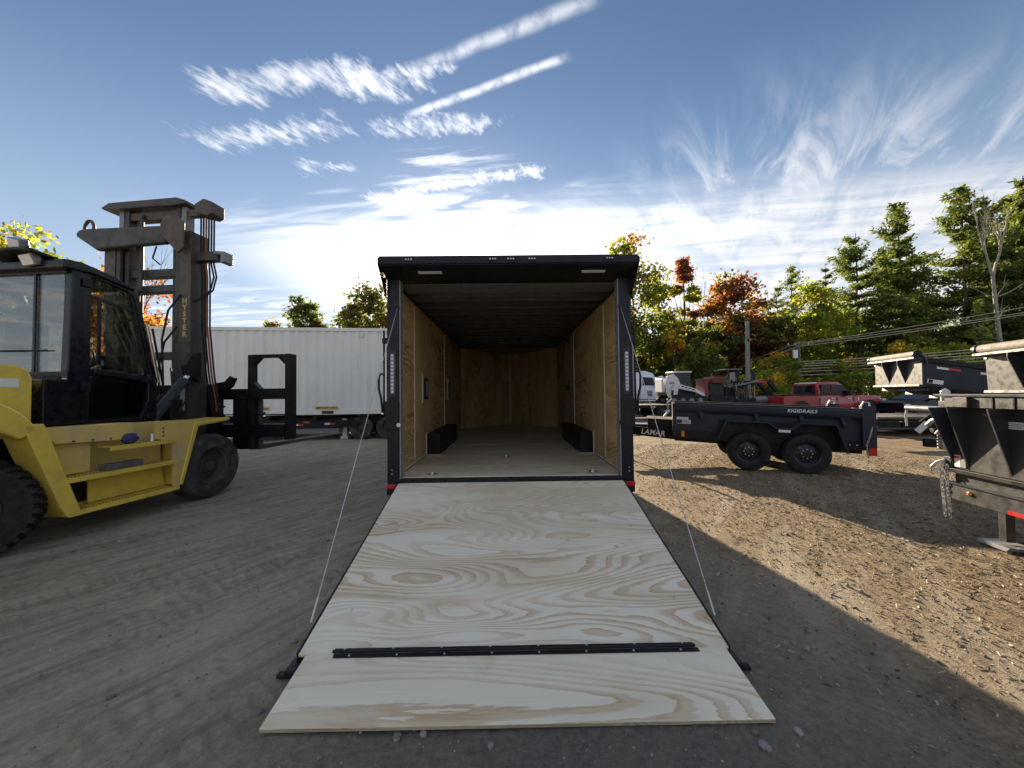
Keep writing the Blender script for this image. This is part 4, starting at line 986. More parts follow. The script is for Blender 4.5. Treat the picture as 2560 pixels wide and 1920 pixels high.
def lamar_trailer():
    t = thing('dump_trailer', 'charcoal tandem-axle dump trailer with white lettering on its rail and tongue', 'trailer', (4.42, 6.9, 0), R(-23.3))
    K = 'charcoal'; W = 1.95
    sl = .042
    SH = Matrix(((1, 0, 0, 0), (0, 1, 0, 0), (-sl, 0, 1, 0), (0, 0, 0, 1)))       # the trailer stands slightly nose-up
    def mb(): return MB(SH)
    Y = .20                                                       # near side of the bed
    for y, sg in ((Y, 1), (W - .2, -1)):
        b = lambda a, c: sorted((y + sg * a, y + sg * c))
        mb().box(-1.20, 1.80, *b(.07, .09), .60, 1.06).build('bed_side', K, t)
        mb().prism([(y, 1.06), (y - sg * .015, 1.10), (y - sg * .015, 1.185), (y + sg * .02, 1.225), (y + sg * .09, 1.225), (y + sg * .09, 1.02), (y + sg * .05, 1.02)], 'x', -1.20, 1.84).build('top_rail', K, t, bevel=.004)
        mb().box(-1.20, 1.84, *b(.0, .10), 1.2255, 1.2275).build('rail_cap', 'charcoal_worn', t)
        for x in (-.72, .22, .92, 1.52):
            mb().prism([(x - .035, 1.06), (x + .035, 1.06), (x + .05, .93), (x + .035, .88), (x - .0, .92)], 'y', *b(.0, .069)).build('side_gusset', K, t, bevel=.004)
        mb().box(-1.235, -1.18, *b(-.01, .10), .58, 1.20).build('front_post', K, t, bevel=.006)
        mb().box(1.78, 1.97, *b(-.02, .10), .56, 1.28).build('rear_post', K, t, bevel=.008)
        mb().box(-1.25, 1.86, *b(.05, .17), .50, .66).build('frame_rail', 'black_steel', t, bevel=.005)
        f = [(-.43, .56), (-.29, .90), (.36, .90), (.50, .80), (.74, .80), (.86, .92), (1.36, .92), (1.50, .46)]
        g = [(a + dx, c) for (a, c), dx in zip([(-.455, .56), (-.305, .925), (.37, .925), (.51, .825), (.73, .825), (.85, .945), (1.38, .945), (1.535, .45)], [0] * 8)]
        mb().prism(g + f[::-1], 'y', *sorted((y - sg * .21, y + sg * .07))).build('fender', K, t, bevel=.004)
        mb().box(-.40, 1.50, *b(.052, .068), .60, .92).build('fender_back', 'black_steel', t)
        for x in (.06, .95): wheel(t, (x, y - sg * .09, .352), .355, .22, .205, out=-sg, lug=8, holes=8)
        mb().prism([(.30, .42), (.40, .55), (.62, .55), (.72, .42), (.62, .34), (.40, .34)], 'y', *b(.10, .16)).build('equaliser', 'black_steel', t)
        tl = MB().box(1.86, 1.97, *b(-.01, .09), .34, .49).build('tail_light', 'lens_red', t, bevel=.006)
        mb().cyl((1.60, y - sg * .004, 1.05), (1.60, y + sg * .06, 1.05), .05, 16).build('rail_pipe', 'black_steel', t)
        mb().tube([(1.80, y + sg * .05, 1.28), (1.83, y + sg * .05, 1.34), (1.90, y + sg * .05, 1.34), (1.92, y + sg * .05, 1.27)], .014, 6).build('gate_hook', 'zinc', t)
        chain(t, [(1.90, y - sg * .035, .82), (1.86, y - sg * .04, .66), (1.82, y - sg * .035, .52), (1.84, y - sg * .03, .30)])
    for x in (.06, .95): MB().cyl((.15, 0, 0), (.15, 0, 0.001), .01, 4) if False else MB().cyl((x, .25, .352), (x, W - .25, .352), .04, 12).build('axle', 'black_steel', t)
    mb().box(-1.23, -1.20, Y + .02, W - .22, .58, 1.20).build('front_wall', K, t)
    mb().box(-1.2, 1.82, Y + .091, W - .291, .62, .645).build('bed_floor', K, t)
    mb().box(1.88, 1.93, Y + .101, W - .301, .62, 1.19).build('tail_gate', K, t, bevel=.006)
    mb().box(-1.2, 1.9, .55, .70, .40, .50).box(-1.2, 1.9, W - .7, W - .55, .40, .50).build('sub_frame', 'black_steel', t)
    # tongue
    c = W / 2
    for y, sg in ((Y + .10, 1), (W - .30, -1)):
        q = mb().beam((-1.15, y, .545), (-2.62, c - sg * .05, .545), .06, .19); q.build('tongue_beam', 'black_steel', t, bevel=.006)
    mb().box(-2.95, -2.60, c - .06, c + .06, .50, .60).build('coupler', 'black_steel', t, bevel=.01)
    a = Vector((-1.15, Y + .10, 0)); d = (Vector((-2.62, c - .05, 0)) - a).normalized(); n = Vector((d.y, -d.x, 0))
    if n.y > 0: n = -n
    o = a + d * .52 + n * .032; o.z = .545 - sl * o.x
    text('lettering', 'LAMAR', .155, frame(o, -d - Vector((0, 0, -sl * -d.x * 1)) * 0 + Vector((0, 0, sl * d.x)), (0, 0, 1)), 'letter_white', t, depth=.001, shear=.25, bold=.004, spacing=1.1)
    bx = mb().box(-1.74, -1.245, c - .42, c + .42, .64, .83).build('tool_box', 'black_steel', t, bevel=.006)
    mb().box(-1.78, -1.242, c - .45, c + .45, .831, .846).build('lid', 'charcoal_worn', bx, bevel=.003)
    J = Vector((-2.28, c - .15, 0))
    jk = mb().cyl((J.x, J.y, .50), (J.x, J.y, .98), .030, 12).build('tongue_jack', 'black_steel', t)
    MB().cyl((J.x, J.y, .03), (J.x, J.y, .60), .024, 12).build('jack_leg', 'zinc', jk)
    MB().box(J.x - .09, J.x + .09, J.y - .09, J.y + .09, .004, .03).build('jack_foot', 'zinc', jk, bevel=.004)
    mb().tube([(J.x, J.y, .98), (J.x, J.y, 1.01), (J.x - .18, J.y, 1.01)], .014, 8).build('jack_crank', 'zinc', jk)
    # tarp crank and hook at the front corner
    h = mb().tube([(-1.24, Y + .02, 1.29), (-1.33, Y + .0, 1.20), (-1.32, Y, 1.08), (-1.36, Y, 1.02)], .016, 8).build('tarp_crank', 'zinc', t)
    mb().cyl((-1.29, Y - .02, 1.06), (-1.40, Y - .03, .92), .020, 10).build('crank_handle', 'label_white', h)
    mb().tube([(-1.25, Y + .3, 1.28), (-1.30, Y + .3, 1.42), (-1.18, Y + .3, 1.62)], .012, 6).build('tarp_arm', 'zinc', t)
    # lettering and stickers on the near side
    text('lettering', 'RIGIDRAILS', .082, frame((.93, Y - .0165, 1.143 - sl * .93), (1, 0, -sl), (0, 0, 1)), 'letter_white', t, depth=.001, shear=.22, bold=.0015, spacing=1.08)
    mb().box(-1.16, -.94, Y + .060, Y + .0695, .88, .925).build('sticker', 'label_white', t)
    st = mb().box(-1.16, -.90, Y + .060, Y + .0695, .79, .875).build('sticker', 'label_white', t)
    mb().box(-1.155, -1.06, Y + .057, Y + .0597, .80, .87).build('flag_print', 'dark_window', st)
    for k in range(3): mb().box(-1.05, -.91, Y + .057, Y + .0597, .805 + k * .024, .815 + k * .024).build('print_line', 'lens_grey', st)
    mb().box(-1.075, -1.02, Y + .040, Y + .0495, .53, .645).build('reflector', 'lens_amber', t)
    mb().box(.52, .70, -.02, -.011, .755, .80).build('sticker', 'reflect_white', t)
    for x in (1.62, 1.72): mb().cyl((x, Y + .04, .585), (x, Y + .05, .585), .012, 8).build('bolt', 'zinc', t)
    return t
lamar_trailer()

def raised_dump(loc, rz, label, tilt, zf, num=None):
    """dump trailer with its bed tipped: local x = towards the tail, y = across (0 near side)"""
    t = thing('dump_trailer', label, 'trailer', (*loc, 0), rz, 'dump trailers with raised beds')
    W = 1.9; L = 3.7; D = .62; K = 'charcoal'
    M = Matrix.Translation((0, 0, zf)) @ Matrix.Rotation(R(tilt), 4, 'Y')           # bed frame, z=0 at the bed bottom front
    def mb(): return MB(M)
    # sloping front wall with tapered gussets
    fw = mb().prism([(.12, .0), (.15, .0), (.03, D), (.0, D)], 'y', .02, W - .02).build('front_wall', 'near_grey', t)
    for y in (.62, 1.25):
        mb().prism([(.12, .03), (.0, D - .02), (-.16, D - .02), (-.15, D - .10)], 'y', y - .008, y + .008).build('gusset', 'near_grey', t)
    mb().prism([(-.17, D - .02), (.03, D - .02), (.03, D + .02), (-.17, D + .02)], 'y', .0, W).build('front_ledge', 'bed_grey', t)
    mb().prism([(.06, -.05), (.20, -.05), (.20, .0), (.06, .0)], 'y', .02, W - .02).build('front_sill', 'bed_grey', t, bevel=.004)
    for y, sg in ((0, 1), (W, -1)):
        b = lambda a, c: sorted((y + sg * a, y + sg * c))
        mb().prism([(.15, .0), (L, .0), (L, D), (.03, D)], 'y', *b(.03, .05)).build('bed_side', K, t)
        mb().box(.0, L, *b(-.01, .07), D - .07, D + .05).build('top_rail', 'black_steel', t, bevel=.012)
        mb().box(L - .12, L, *b(-.02, .08), -.06, D + .06).build('rear_post', K, t)
        for x in (.32, 1.12):
            mb().box(x, x + .22, *b(.018, .029), D - .19, D - .14).build('marker_tape', 'reflect_white', t)
            mb().box(x + .221, x + .44, *b(.018, .029), D - .19, D - .14).build('marker_tape', 'reflect_red', t)
    s_ = mb().box(.20, .50, .018, .029, .06, .16).build('sticker', 'label_white', t)
    mb().box(.22, .30, .0155, .0177, .07, .15).build('print_block', 'dark_window', s_)
    mb().box(.13, L, .05, W - .05, -.04, .0).build('bed_floor', 'black_steel', t)
    for x in np.linspace(.3, L - .2, 7): mb().box(x - .03, x + .03, .05, W - .05, -.12, -.04).build('cross_member', 'black_steel', t)
    # tarp roll over the front wall
    tr = mb().tube([(-.10, .07, D + .10), (-.10, W - .07, D + .10)], .085, 16).build('tarp_roll', 'tarp', t)
    for y in (.03, W - .03): mb().cyl((-.10, y - .03, D + .10), (-.10, y + .03, D + .10), .10, 14).build('roll_end', 'black_steel', tr)
    mb().tube([(-.06, .0, D + .12), (.05, -.015, D + .03), (.10, -.02, D - .10)], .022, 6).build('tarp_arm', 'near_grey', t)
    # frame, wheels, ram, tongue
    for y in (.45, W - .45):
        MB().box(-.1, L, y - .05, y + .05, .50, .66).build('frame_rail', 'black_steel', t)
        MB().beam((-.1, y, .58), (-1.35, W / 2, .58), .08, .14).build('tongue_beam', 'black_steel', t)
    for x in (1.75, 2.65):
        MB().cyl((x, .0, .36), (x, W, .36), .04, 10).build('axle', 'black_steel', t)
        wheel(t, (x, -.08, .36), .36, .22, .2, out=-1); wheel(t, (x, W + .08, .36), .36, .22, .2, out=1)
    MB().cyl((1.0, W / 2, .55), (1.35, W / 2, zf - .35), .06, 12).build('lift_ram', 'near_grey', t)
    MB().beam((.4, W / 2 - .3, .6), (1.2, W / 2 - .3, zf - .35), .05, .1).build('scissor_arm', 'black_steel', t)
    MB().cyl((-.9, W / 2 - .1, .02), (-.9, W / 2 - .1, 1.0), .03, 10).build('tongue_jack', 'zinc', t)
    if num:
        f = M @ frame((.105, .30, .18), (0, -1, 0), (-.19, 0, .98))
        q = text('lettering', num, .12, M @ frame((.095, W - .16, .16), (0, -1, 0), (-.19, 0, .98)), 'letter_white', t, depth=.002, bold=.003)
    return t
raised_dump((10.05, 9.0), R(-19.0), 'dark dump trailer with tipped bed and beige tarp roll, near the black car', 11.5, 1.62)
raised_dump((8.02, 4.88), R(-18.0), 'dark dump trailer with tipped bed marked 12, beside the one with latch handles', 9, 1.46, '#12')

def near_trailer():
    """trailer standing alongside at the right: local y = along it (0 = far end, negative towards the camera), x = outwards to the left negative"""
    t = thing('dump_trailer', 'sunlit grey dump trailer with ribbed side, hanging safety chains and drop-leg jack', 'trailer', (4.42, 3.65, 0), R(-12))
    K = 'near_grey'; L = 3.6; W = 1.9
    # local x to the right (into the trailer), y forward
    sd = MB().prism([(.0, .70), (.02, .70), (.035, 1.30), (.0, 1.30)], 'y', -L, -.01).build('bed_side', K, t)
    MB().box(-.06, .05, -L, .0, 1.30, 1.405).build('rail_box', K, t, bevel=.006)
    MB().box(-.075, .06, -L, .10, 1.405, 1.43).build('rail_cap', 'charcoal', t, bevel=.004)
    MB().box(-.09, -.0605, -.26, -.12, 1.305, 1.40).build('rail_cover', K, t, bevel=.004)
    for y in (-.30, -.31 - .14, -.62): MB().box(-.066, -.0605, y - .006, y + .006, 1.305, 1.40).build('rail_seam', 'black_steel', t) if y != -.30 else None
    # tapered ribs, deep at the top
    for k in range(9):
        y = -.135 - k * .37
        MB().prism([(.0, 1.298), (-.15, 1.298), (-.14, 1.24), (.0, .72)], 'y', y - .007, y + .007).build('side_rib', K, t)
    MB().prism([(.0, 1.298), (-.20, 1.298), (.0, .70)], 'y', -.009, .0).build('end_rib', 'charcoal', t)
    MB().box(.0, W, -.012, .02, .68, 1.40).build('end_wall', 'charcoal', t)
    MB().box(W - .03, W, -L, -.01, .70, 1.40).build('bed_side', 'charcoal', t)
    MB().box(.02, W - .02, -L, -.02, .66, .70).build('bed_floor', 'charcoal', t)
    MB().box(-.035, .06, -L, .01, .655, .695).build('ledge', 'black_steel', t, bevel=.004)
    MB().box(.005, .05, -L, .0, .56, .655).build('frame_web', K, t)
    fb = MB().box(-.03, .08, -L, .02, .39, .545).build('frame_beam', K, t, bevel=.006)
    MB().box(-.045, .09, -L, .025, .5455, .559).build('frame_flange', 'charcoal', t)
    am = MB().ball((-.034, -.18, .485), .016, .022, .022, 12, 8).build('marker_light', 'lens_amber', t)
    # reflective strip low on the beam towards the camera
    MB().box(-.0325, -.0305, -.78, -.50, .395, .43).build('marker_tape', 'reflect_red', t)
    # stickers
    s1 = MB().box(-.012, -.0012, -.075, -.018, .715, .83).build('sticker', 'label_white', t)
    MB().box(-.0145, -.0122, -.072, -.021, .80, .822).build('print_band', 'reflect_red', s1)
    MB().box(-.011, -.0012, -.125, -.078, .715, .80).build('sticker', 'tarp', t)
    s2 = MB().box(-.010, -.001, -.62, -.47, 1.13, 1.19).build('sticker', 'label_white', t)
    for k in range(3): MB().box(-.0125, -.0102, -.615, -.50, 1.14 + k * .016, 1.146 + k * .016).build('print_line', 'lens_grey', s2)
    # jack leg with its foot
    jk = MB().box(.20, .27, -.22, -.15, .06, .72).build('drop_leg', 'near_grey', t, bevel=.006)
    MB().prism([(.10, .012), (.37, .012), (.34, .04), (.13, .04)], 'y', -.32, -.05).build('jack_foot', 'lens_grey', jk, bevel=.004)
    # far end: hooks, plates, chains, latch handles
    hp = MB().box(-.01, .05, .021, .10, .66, .80).build('chain_plate', 'near_grey', t, bevel=.006)
    for k in range(3): MB().cyl((-.02, .04 + .02 * k, .68 + .04 * k), (-.005, .04 + .02 * k, .68 + .04 * k), .010, 8).build('bolt', 'zinc', hp)
    MB().tube([(-.01, .08, .76), (-.05, .12, .73), (-.08, .14, .68), (-.06, .17, .64), (-.02, .16, .66)], .016, 8).build('hook', 'zinc', t)
    for k in range(4):
        x = -.03 + .016 * (k % 2); y = .035 + .027 * k
        chain(t, [(x, y, .70), (x - .004, y + .004, .52), (x + .003, y, .36 - .03 * (k % 3)), (x + .02, y + .012, .24 - .05 * (k % 2))], 'safety_chain', .0125)
    # latch and crank gear fixed to the far end wall at rail height
    g = MB().box(-.02, .06, .021, .12, 1.16, 1.36).build('latch_bracket', 'near_grey', t, bevel=.006)
    MB().cyl((.02, .10, 1.27), (-.05, .46, 1.275), .030, 14).build('roller', 'zinc', g)
    MB().tube([(-.05, .46, 1.275), (-.055, .47, 1.18), (-.05, .47, 1.07)], .010, 8).build('handle', 'zinc', g)
    MB().prism([(.03, 1.30), (.03, 1.46), (.07, 1.49), (.11, 1.46), (.11, 1.30)], 'y', .14, .165).build('tab', 'zinc', g, bevel=.008)
    MB().tube([(.0, .09, 1.20), (-.03, .18, 1.15), (-.02, .25, 1.10)], .022, 10).build('latch_arm', 'zinc', t)
    MB().beam((-.02, .25, 1.12), (-.055, .33, 1.02), .012, .06).build('latch_plate', 'label_white', t)
    MB().box(.0, .10, .021, .16, .86, 1.03).build('winch_box', 'black_steel', t, bevel=.006)
    for k in range(5): MB().cyl((-.012, .155, .88 + k * .03), (.0, .155, .88 + k * .03), .008, 8).build('bolt', 'zinc', t)
    MB().tube([(-.01, .02, 1.13), (-.015, .03, .98), (.0, .02, .80)], .008, 6).build('pull_wire', 'zinc', t)
    MB().tube([(-.01, .02, 1.13), (-.04, .07, 1.08), (-.05, .12, 1.02)], .014, 8).build('lever', 'zinc', t)
    for y in (-1.9, -2.8):
        MB().cyl((-.0, y, .36), (W, y, .36), .04, 10).build('axle', 'black_steel', t)
        e = wheel(t, (0, 0, 0), .36, .22, .2, out=-1); e.location = (-.18, y, .36); e.rotation_euler = (0, 0, R(-90))
        e = wheel(t, (0, 0, 0), .36, .22, .2, out=-1); e.location = (W + .18, y, .36); e.rotation_euler = (0, 0, R(90))
    return t
near_trailer()

def deck_trailer():
    t = thing('flatbed_trailer', 'low flat deck trailer with red and white side tape and a white shield emblem', 'trailer', (11.65, 11.6, 0), R(-3))
    MB().box(.0, 6.2, .0, .10, .28, .55).build('side_beam', 'black_steel', t, bevel=.008)
    MB().box(.0, 6.2, 2.2, 2.3, .28, .55).build('side_beam', 'black_steel', t, bevel=.008)
    for k in range(8): MB().box(.02, 6.18, .10 + k * .2625, .352 + k * .2625, .552, .60).build('deck_plank', 'pole_wood', t)
    MB().box(-.02, 6.22, -.03, .09, .552, .615).build('rub_rail', 'charcoal_worn', t, bevel=.004)
    for k in range(6):
        x = .18 + k * .30
        MB().box(x, x + .24, -.008, -.0005, .375, .43).build('marker_tape', 'reflect_white' if k % 2 == 0 else 'reflect_red', t)
    em = MB().prism([(-.12, .47), (.10, .47), (.11, .42), (.04, .36), (-.02, .30), (-.10, .40)], 'y', -.010, -.0005).build('emblem', 'letter_white', t)
    text('lettering', 'R', .12, frame((.0, -.0115, .41), (1, 0, 0), (0, 0, 1)), 'letter_black', em, depth=.001, shear=.2, bold=.004)
    for x in (3.6, 4.4):
        wheel(t, (x, .02, .30), .30, .2, .17, out=-1); wheel(t, (x, 2.28, .30), .30, .2, .17, out=1)
        MB().cyl((x, .1, .3), (x, 2.2, .3), .04, 8).build('axle', 'black_steel', t)
    MB().box(-.5, .0, 1.0, 1.3, .35, .5).build('tongue', 'black_steel', t)
deck_trailer()

# ------------------------------------------------------------------ vehicles at the far side of the lane
def loft(sections, name, mat, parent, bevel=0, sharp=30):
    """skin over closed outlines, each (x, [(y, z), ...])"""
    n = len(sections[0][1]); m = MB(); vs = []; fs = []
    for x, o in sections: vs += [(x, y, z) for y, z in o]
    for i in range(len(sections) - 1):
        for k in range(n):
            k2 = (k + 1) % n; fs.append((i * n + k, i * n + k2, (i + 1) * n + k2, (i + 1) * n + k))
    fs += [tuple(range(n)), tuple(range((len(sections) - 1) * n, len(sections) * n))]
    return m.add(vs, fs).build(name, mat, parent, bevel=bevel, sharp=sharp)
def body_sec(w, zb, zs, zt, wt):
    return [(-w, zb), (-w - .02, (zb + zs) / 2), (-w + .03, zs), (-wt, zt), (wt, zt), (w - .03, zs), (w + .02, (zb + zs) / 2), (w, zb)]
def vehicle_wheel(t, x, y, r, out): return wheel(t, (x, y, r), r, .27, r * .62, out=out, rimmat='lens_grey', lug=0, holes=8)
def arch(parent, x, y, r, mat):
    m = MB(); pts = [(x + r * math.cos(a), y, r * .92 + r * math.sin(a)) for a in np.linspace(-.15, math.pi + .15, 16)]
    for a, b in zip(pts, pts[1:]): m.beam(a, b, .05, .07, up=(0, 1, 0))
    return m.build('wheel_arch', mat, parent)

def pickup():
    t = thing('pickup_truck', 'dark red crew-cab pickup truck hitched to the loaded gooseneck trailer', 'truck', (14.95, 21.0, 0), R(2))
    w = 1.0; P = 'red_paint'
    # x = 0 at the tailgate, nose towards +x; y negative faces the lane
    loft([(x, body_sec(w - i, zb, zs, zt, wt)) for x, i, zb, zs, zt, wt in ((3.95, 0, .52, 1.12, 1.18, .93), (4.6, 0, .52, 1.12, 1.20, .90), (5.4, .01, .50, 1.08, 1.17, .86), (5.75, .05, .50, .95, 1.08, .80), (5.86, .10, .55, .85, .98, .74))], 'hood', P, t)
    loft([(x, body_sec(w, .50, 1.12, 1.19, .95)) for x in (2.02, 3.96)], 'cab_body', P, t)
    for y in (-1, 1):
        MB().box(.0, 2.02, *sorted((y * .93, y * 1.0)), .55, 1.20).build('bed_side', P, t, bevel=.02)
        MB().box(.0, 2.02, *sorted((y * .92, y * 1.01)), 1.2005, 1.235).build('bed_rail', 'dark_plastic', t)
        for x in (.95, 4.85):
            MB().cyl((x, y * .80, .44), (x, y * 1.022, .44), .50, 22).build('wheel_well', 'letter_black', t); arch(t, x, y * 1.02, .50, P)
        for x in (.95, 4.85): vehicle_wheel(t, x, y * .905, .41, y)
        MB().box(-.015, .07, *sorted((y * .80, y * 1.015)), .80, 1.12).build('tail_light', 'lens_red', t, bevel=.01)
        MB().box(5.70, 5.90, *sorted((y * .58, y * .96)), .78, 1.0).build('headlight', 'lens_clear', t, bevel=.02)
        d = MB().prism([(2.72, 1.22), (3.95, 1.22), (3.35, 1.78), (2.72, 1.82)], 'y', *sorted((y * .80, y * .985))).build('side_window', 'dark_window', t)
        MB().prism([(2.08, 1.22), (2.66, 1.22), (2.66, 1.82), (2.20, 1.80)], 'y', *sorted((y * .80, y * .985))).build('side_window', 'dark_window', t)
        for x in (2.18, 3.10): MB().box(x + .5, x + .72, *sorted((y * 1.0, y * 1.035)), 1.02, 1.06).build('door_handle', 'chrome', t)
        for x in (2.06, 3.02, 3.98): MB().box(x - .006, x + .006, *sorted((y * 1.0, y * 1.024)), .55, 1.13).build('door_seam', 'letter_black', t)
        MB().box(3.55, 3.75, *sorted((y * 1.0, y * 1.25)), 1.20, 1.46).build('mirror', 'dark_plastic', t, bevel=.03)
        MB().box(1.4, 4.3, *sorted((y * .9, y * 1.02)), .40, .47).build('step_bar', 'dark_plastic', t)
        MB().box(4.18, 4.24, *sorted((y * 1.0, y * 1.03)), .80, 1.08).build('fender_vent', 'chrome', t)
    MB().box(.1, 2.0, -.93, .93, .60, .68).build('bed_floor', 'dark_plastic', t)
    MB().box(.0, .07, -.80, .80, .60, 1.18).build('tail_gate', P, t, bevel=.015)
    MB().box(-.12, .0, -.98, .98, .48, .62).build('rear_bumper', 'chrome', t, bevel=.02)
    MB().box(5.84, 5.98, -.98, .98, .48, .70).build('front_bumper', 'chrome', t, bevel=.02)
    MB().box(5.82, 5.90, -.58, .58, .72, 1.05).build('grille', 'dark_plastic', t)
    loft([(2.02, body_sec(.95, 1.19, 1.5, 1.86, .76)), (2.14, body_sec(.95, 1.19, 1.55, 1.93, .76)), (2.7, body_sec(.95, 1.19, 1.58, 1.97, .76)), (3.3, body_sec(.95, 1.19, 1.57, 1.94, .75)), (3.55, body_sec(.95, 1.19, 1.5, 1.80, .74)), (4.25, body_sec(.93, 1.17, 1.19, 1.205, .72))], 'cab_roof', P, t)
    MB().prism([(2.66, 1.22), (2.72, 1.22), (2.72, 1.83), (2.66, 1.83)], 'y', -.956, -.93).build('pillar', P, t)
    loft([(3.50, [(-.70, 1.82), (.70, 1.82), (.70, 1.835), (-.70, 1.835)]), (4.26, [(-.80, 1.215), (.80, 1.215), (.80, 1.235), (-.80, 1.235)])], 'windscreen', 'dark_window', t)
    MB().prism([(2.005, 1.24), (2.018, 1.24), (2.06, 1.80), (2.045, 1.80)], 'x', -.7, .7) if False else MB().box(2.0, 2.018, -.72, .72, 1.26, 1.78).build('rear_window', 'dark_window', t)
pickup()

def suv():
    t = thing('suv', 'black car parked beyond the tipped dump bed', 'car', (20.3, 19.6, 0), R(4))
    P = 'black_gloss'
    loft([(x, body_sec(.88 - i, .30, zs, zt, wt)) for x, i, zs, zt, wt in ((.0, .12, .62, .78, .70), (.18, .03, .76, .88, .76), (1.1, 0, .82, .92, .80), (3.6, 0, .84, .94, .80), (4.4, .04, .80, .93, .74), (4.55, .10, .70, .86, .7))], 'body', P, t)
    loft([(1.0, body_sec(.80, .91, .93, .95, .70)), (1.75, body_sec(.80, .91, 1.16, 1.33, .60)), (2.3, body_sec(.80, .91, 1.18, 1.40, .60)), (3.5, body_sec(.80, .91, 1.16, 1.37, .58)), (4.35, body_sec(.78, .91, .94, 1.0, .60))], 'cabin', P, t)
    for y in (-1, 1):
        MB().prism([(1.35, .96), (2.45, .96), (2.45, 1.27), (1.86, 1.25)], 'y', *sorted((y * .66, y * .832))).build('side_window', 'dark_window', t)
        MB().prism([(2.52, .96), (3.9, .98), (3.5, 1.24), (2.52, 1.27)], 'y', *sorted((y * .66, y * .832))).build('side_window', 'dark_window', t)
        for x in (.85, 3.55): MB().cyl((x, y * .70, .33), (x, y * .897, .33), .38, 20).build('wheel_well', 'letter_black', t)
        for x in (.85, 3.55): vehicle_wheel(t, x, y * .775, .335, y)
        MB().box(.02, .26, *sorted((y * .50, y * .84)), .62, .74).build('headlight', 'lens_clear', t, bevel=.02)
        MB().tube([(1.7, y * .62, 1.40), (2.5, y * .61, 1.455), (3.6, y * .60, 1.42)], .018, 6).build('roof_rail', 'chrome', t)
        MB().box(1.32, 1.48, *sorted((y * .86, y * 1.02)), .93, 1.06).build('mirror', P, t, bevel=.03)
suv()

def gooseneck():
    t = thing('gooseneck_trailer', 'black gooseneck trailer carrying machines behind the red pickup', 'trailer', (6.0, 20.3, 0), R(2))
    MB().box(.0, 7.6, .0, .12, .60, .78).build('side_beam', 'black_steel', t, bevel=.01)
    MB().box(.0, 7.6, 2.38, 2.5, .60, .78).build('side_beam', 'black_steel', t, bevel=.01)
    for k in range(9): MB().box(.02, 7.58, .13 + k * .25, .37 + k * .25, .74, .785).build('deck_plank', 'pole_wood', t)
    for y in (.75, 1.65):
        MB().prism([(7.3, .55), (7.6, .55), (7.9, 1.85), (9.1, 1.95), (9.55, 1.45), (9.72, 1.40), (9.72, 1.52), (9.25, 2.16), (7.7, 2.10), (7.3, .8)], 'y', y - .08, y + .08).build('neck', 'black_steel', t, bevel=.015)
    MB().box(8.2, 9.0, .66, .669, 1.97, 2.06).build('neck_plate', 'reflect_red', t)
    MB().box(8.55, 8.65, 1.1, 1.3, 2.05, 2.75).build('neck_post', 'black_steel', t)
    MB().cyl((9.62, 1.2, .70), (9.62, 1.2, 1.52), .06, 10).build('coupler', 'black_steel', t)
    MB().box(9.55, 9.69, .65, 1.75, 1.41, 1.50).build('neck_cross', 'black_steel', t)
    for x in (2.6, 3.5):
        MB().cyl((x, .1, .40), (x, 2.4, .40), .05, 10).build('axle', 'black_steel', t)
        wheel(t, (x, .02, .40), .40, .26, .23, out=-1); wheel(t, (x, 2.48, .40), .40, .26, .23, out=1)
    MB().cyl((7.0, .45, .02), (7.0, .45, 1.1), .06, 10).build('landing_leg', 'black_steel', t)
    for k in range(5): MB().box(.4 + k * 1.5, .62 + k * 1.5, -.008, -.0005, .65, .70).build('marker_tape', 'reflect_white' if k % 2 else 'reflect_red', t)
gooseneck()
def gtr(x, y): 
    v = Matrix.Translation((6.0, 20.3, 0)) @ Matrix.Rotation(R(2), 4, 'Z') @ Vector((x, y, .785)); return v
def skid_steer():
    t = thing('track_loader', 'white compact track loader with lift arms and tracks on the gooseneck deck', 'loader', gtr(3.05, .5), R(2))
    W = 'white_machine'
    for y in (.0, 1.3):
        tk = MB().prism([(.15, .0), (1.95, .0), (2.15, .2), (2.05, .42), (.35, .5), (.05, .25)], 'y', y, y + .36).build('track', 'rubber', t, bevel=.05)
        for x in (.35, .8, 1.25, 1.7): MB().cyl((x, y - .01, .2), (x, y + .0, .2), .12, 12).build('roller', 'lens_grey', tk)
        MB().prism([(.0, .62), (.02, 1.42), (.42, 1.52), (.62, 1.30), (.72, 1.02), (1.55, .78), (1.98, .52), (2.16, .08), (2.05, .02), (1.86, .42), (1.45, .62), (.62, .80), (.52, .35), (.30, .18), (.12, .35)], 'y', y + .08, y + .20).build('lift_arm', W, t, bevel=.015)
        MB().box(.14, .40, y + .066, y + .0795, 1.05, 1.12).build('stripe', 'reflect_red', t)
        MB().prism([(.20, .45), (.34, .45), (.36, .70), (.24, .74)], 'y', y + .066, y + .0795).build('decal', 'dark_window', t)
        for k in range(4): MB().box(.78 + k * .18, .90 + k * .18, y + .066, y + .0795, .88 - k * .055, .93 - k * .055).build('decal', 'dark_window', t)
    MB().box(.1, 1.7, .37, 1.29, .45, .85).build('chassis', 'dark_plastic', t, bevel=.03)
    MB().box(.55, 1.45, .42, 1.24, .85, 1.62).build('cab', 'dark_window', t, bevel=.04)
    MB().box(.5, 1.5, .38, 1.28, 1.62, 1.70).build('cab_roof', 'white_machine', t, bevel=.02)
    MB().tube([(.2, .5, 1.5), (.22, .5, 1.72), (.62, .5, 1.74), (.6, .5, 1.62)], .018, 6).build('guard_rail', 'black_steel', t)
    MB().box(-.1, .12, .4, 1.26, .6, 1.35).build('engine_cover', W, t, bevel=.05)
    return t
q = skid_steer(); q.scale = (1.12, 1.12, 1.12)
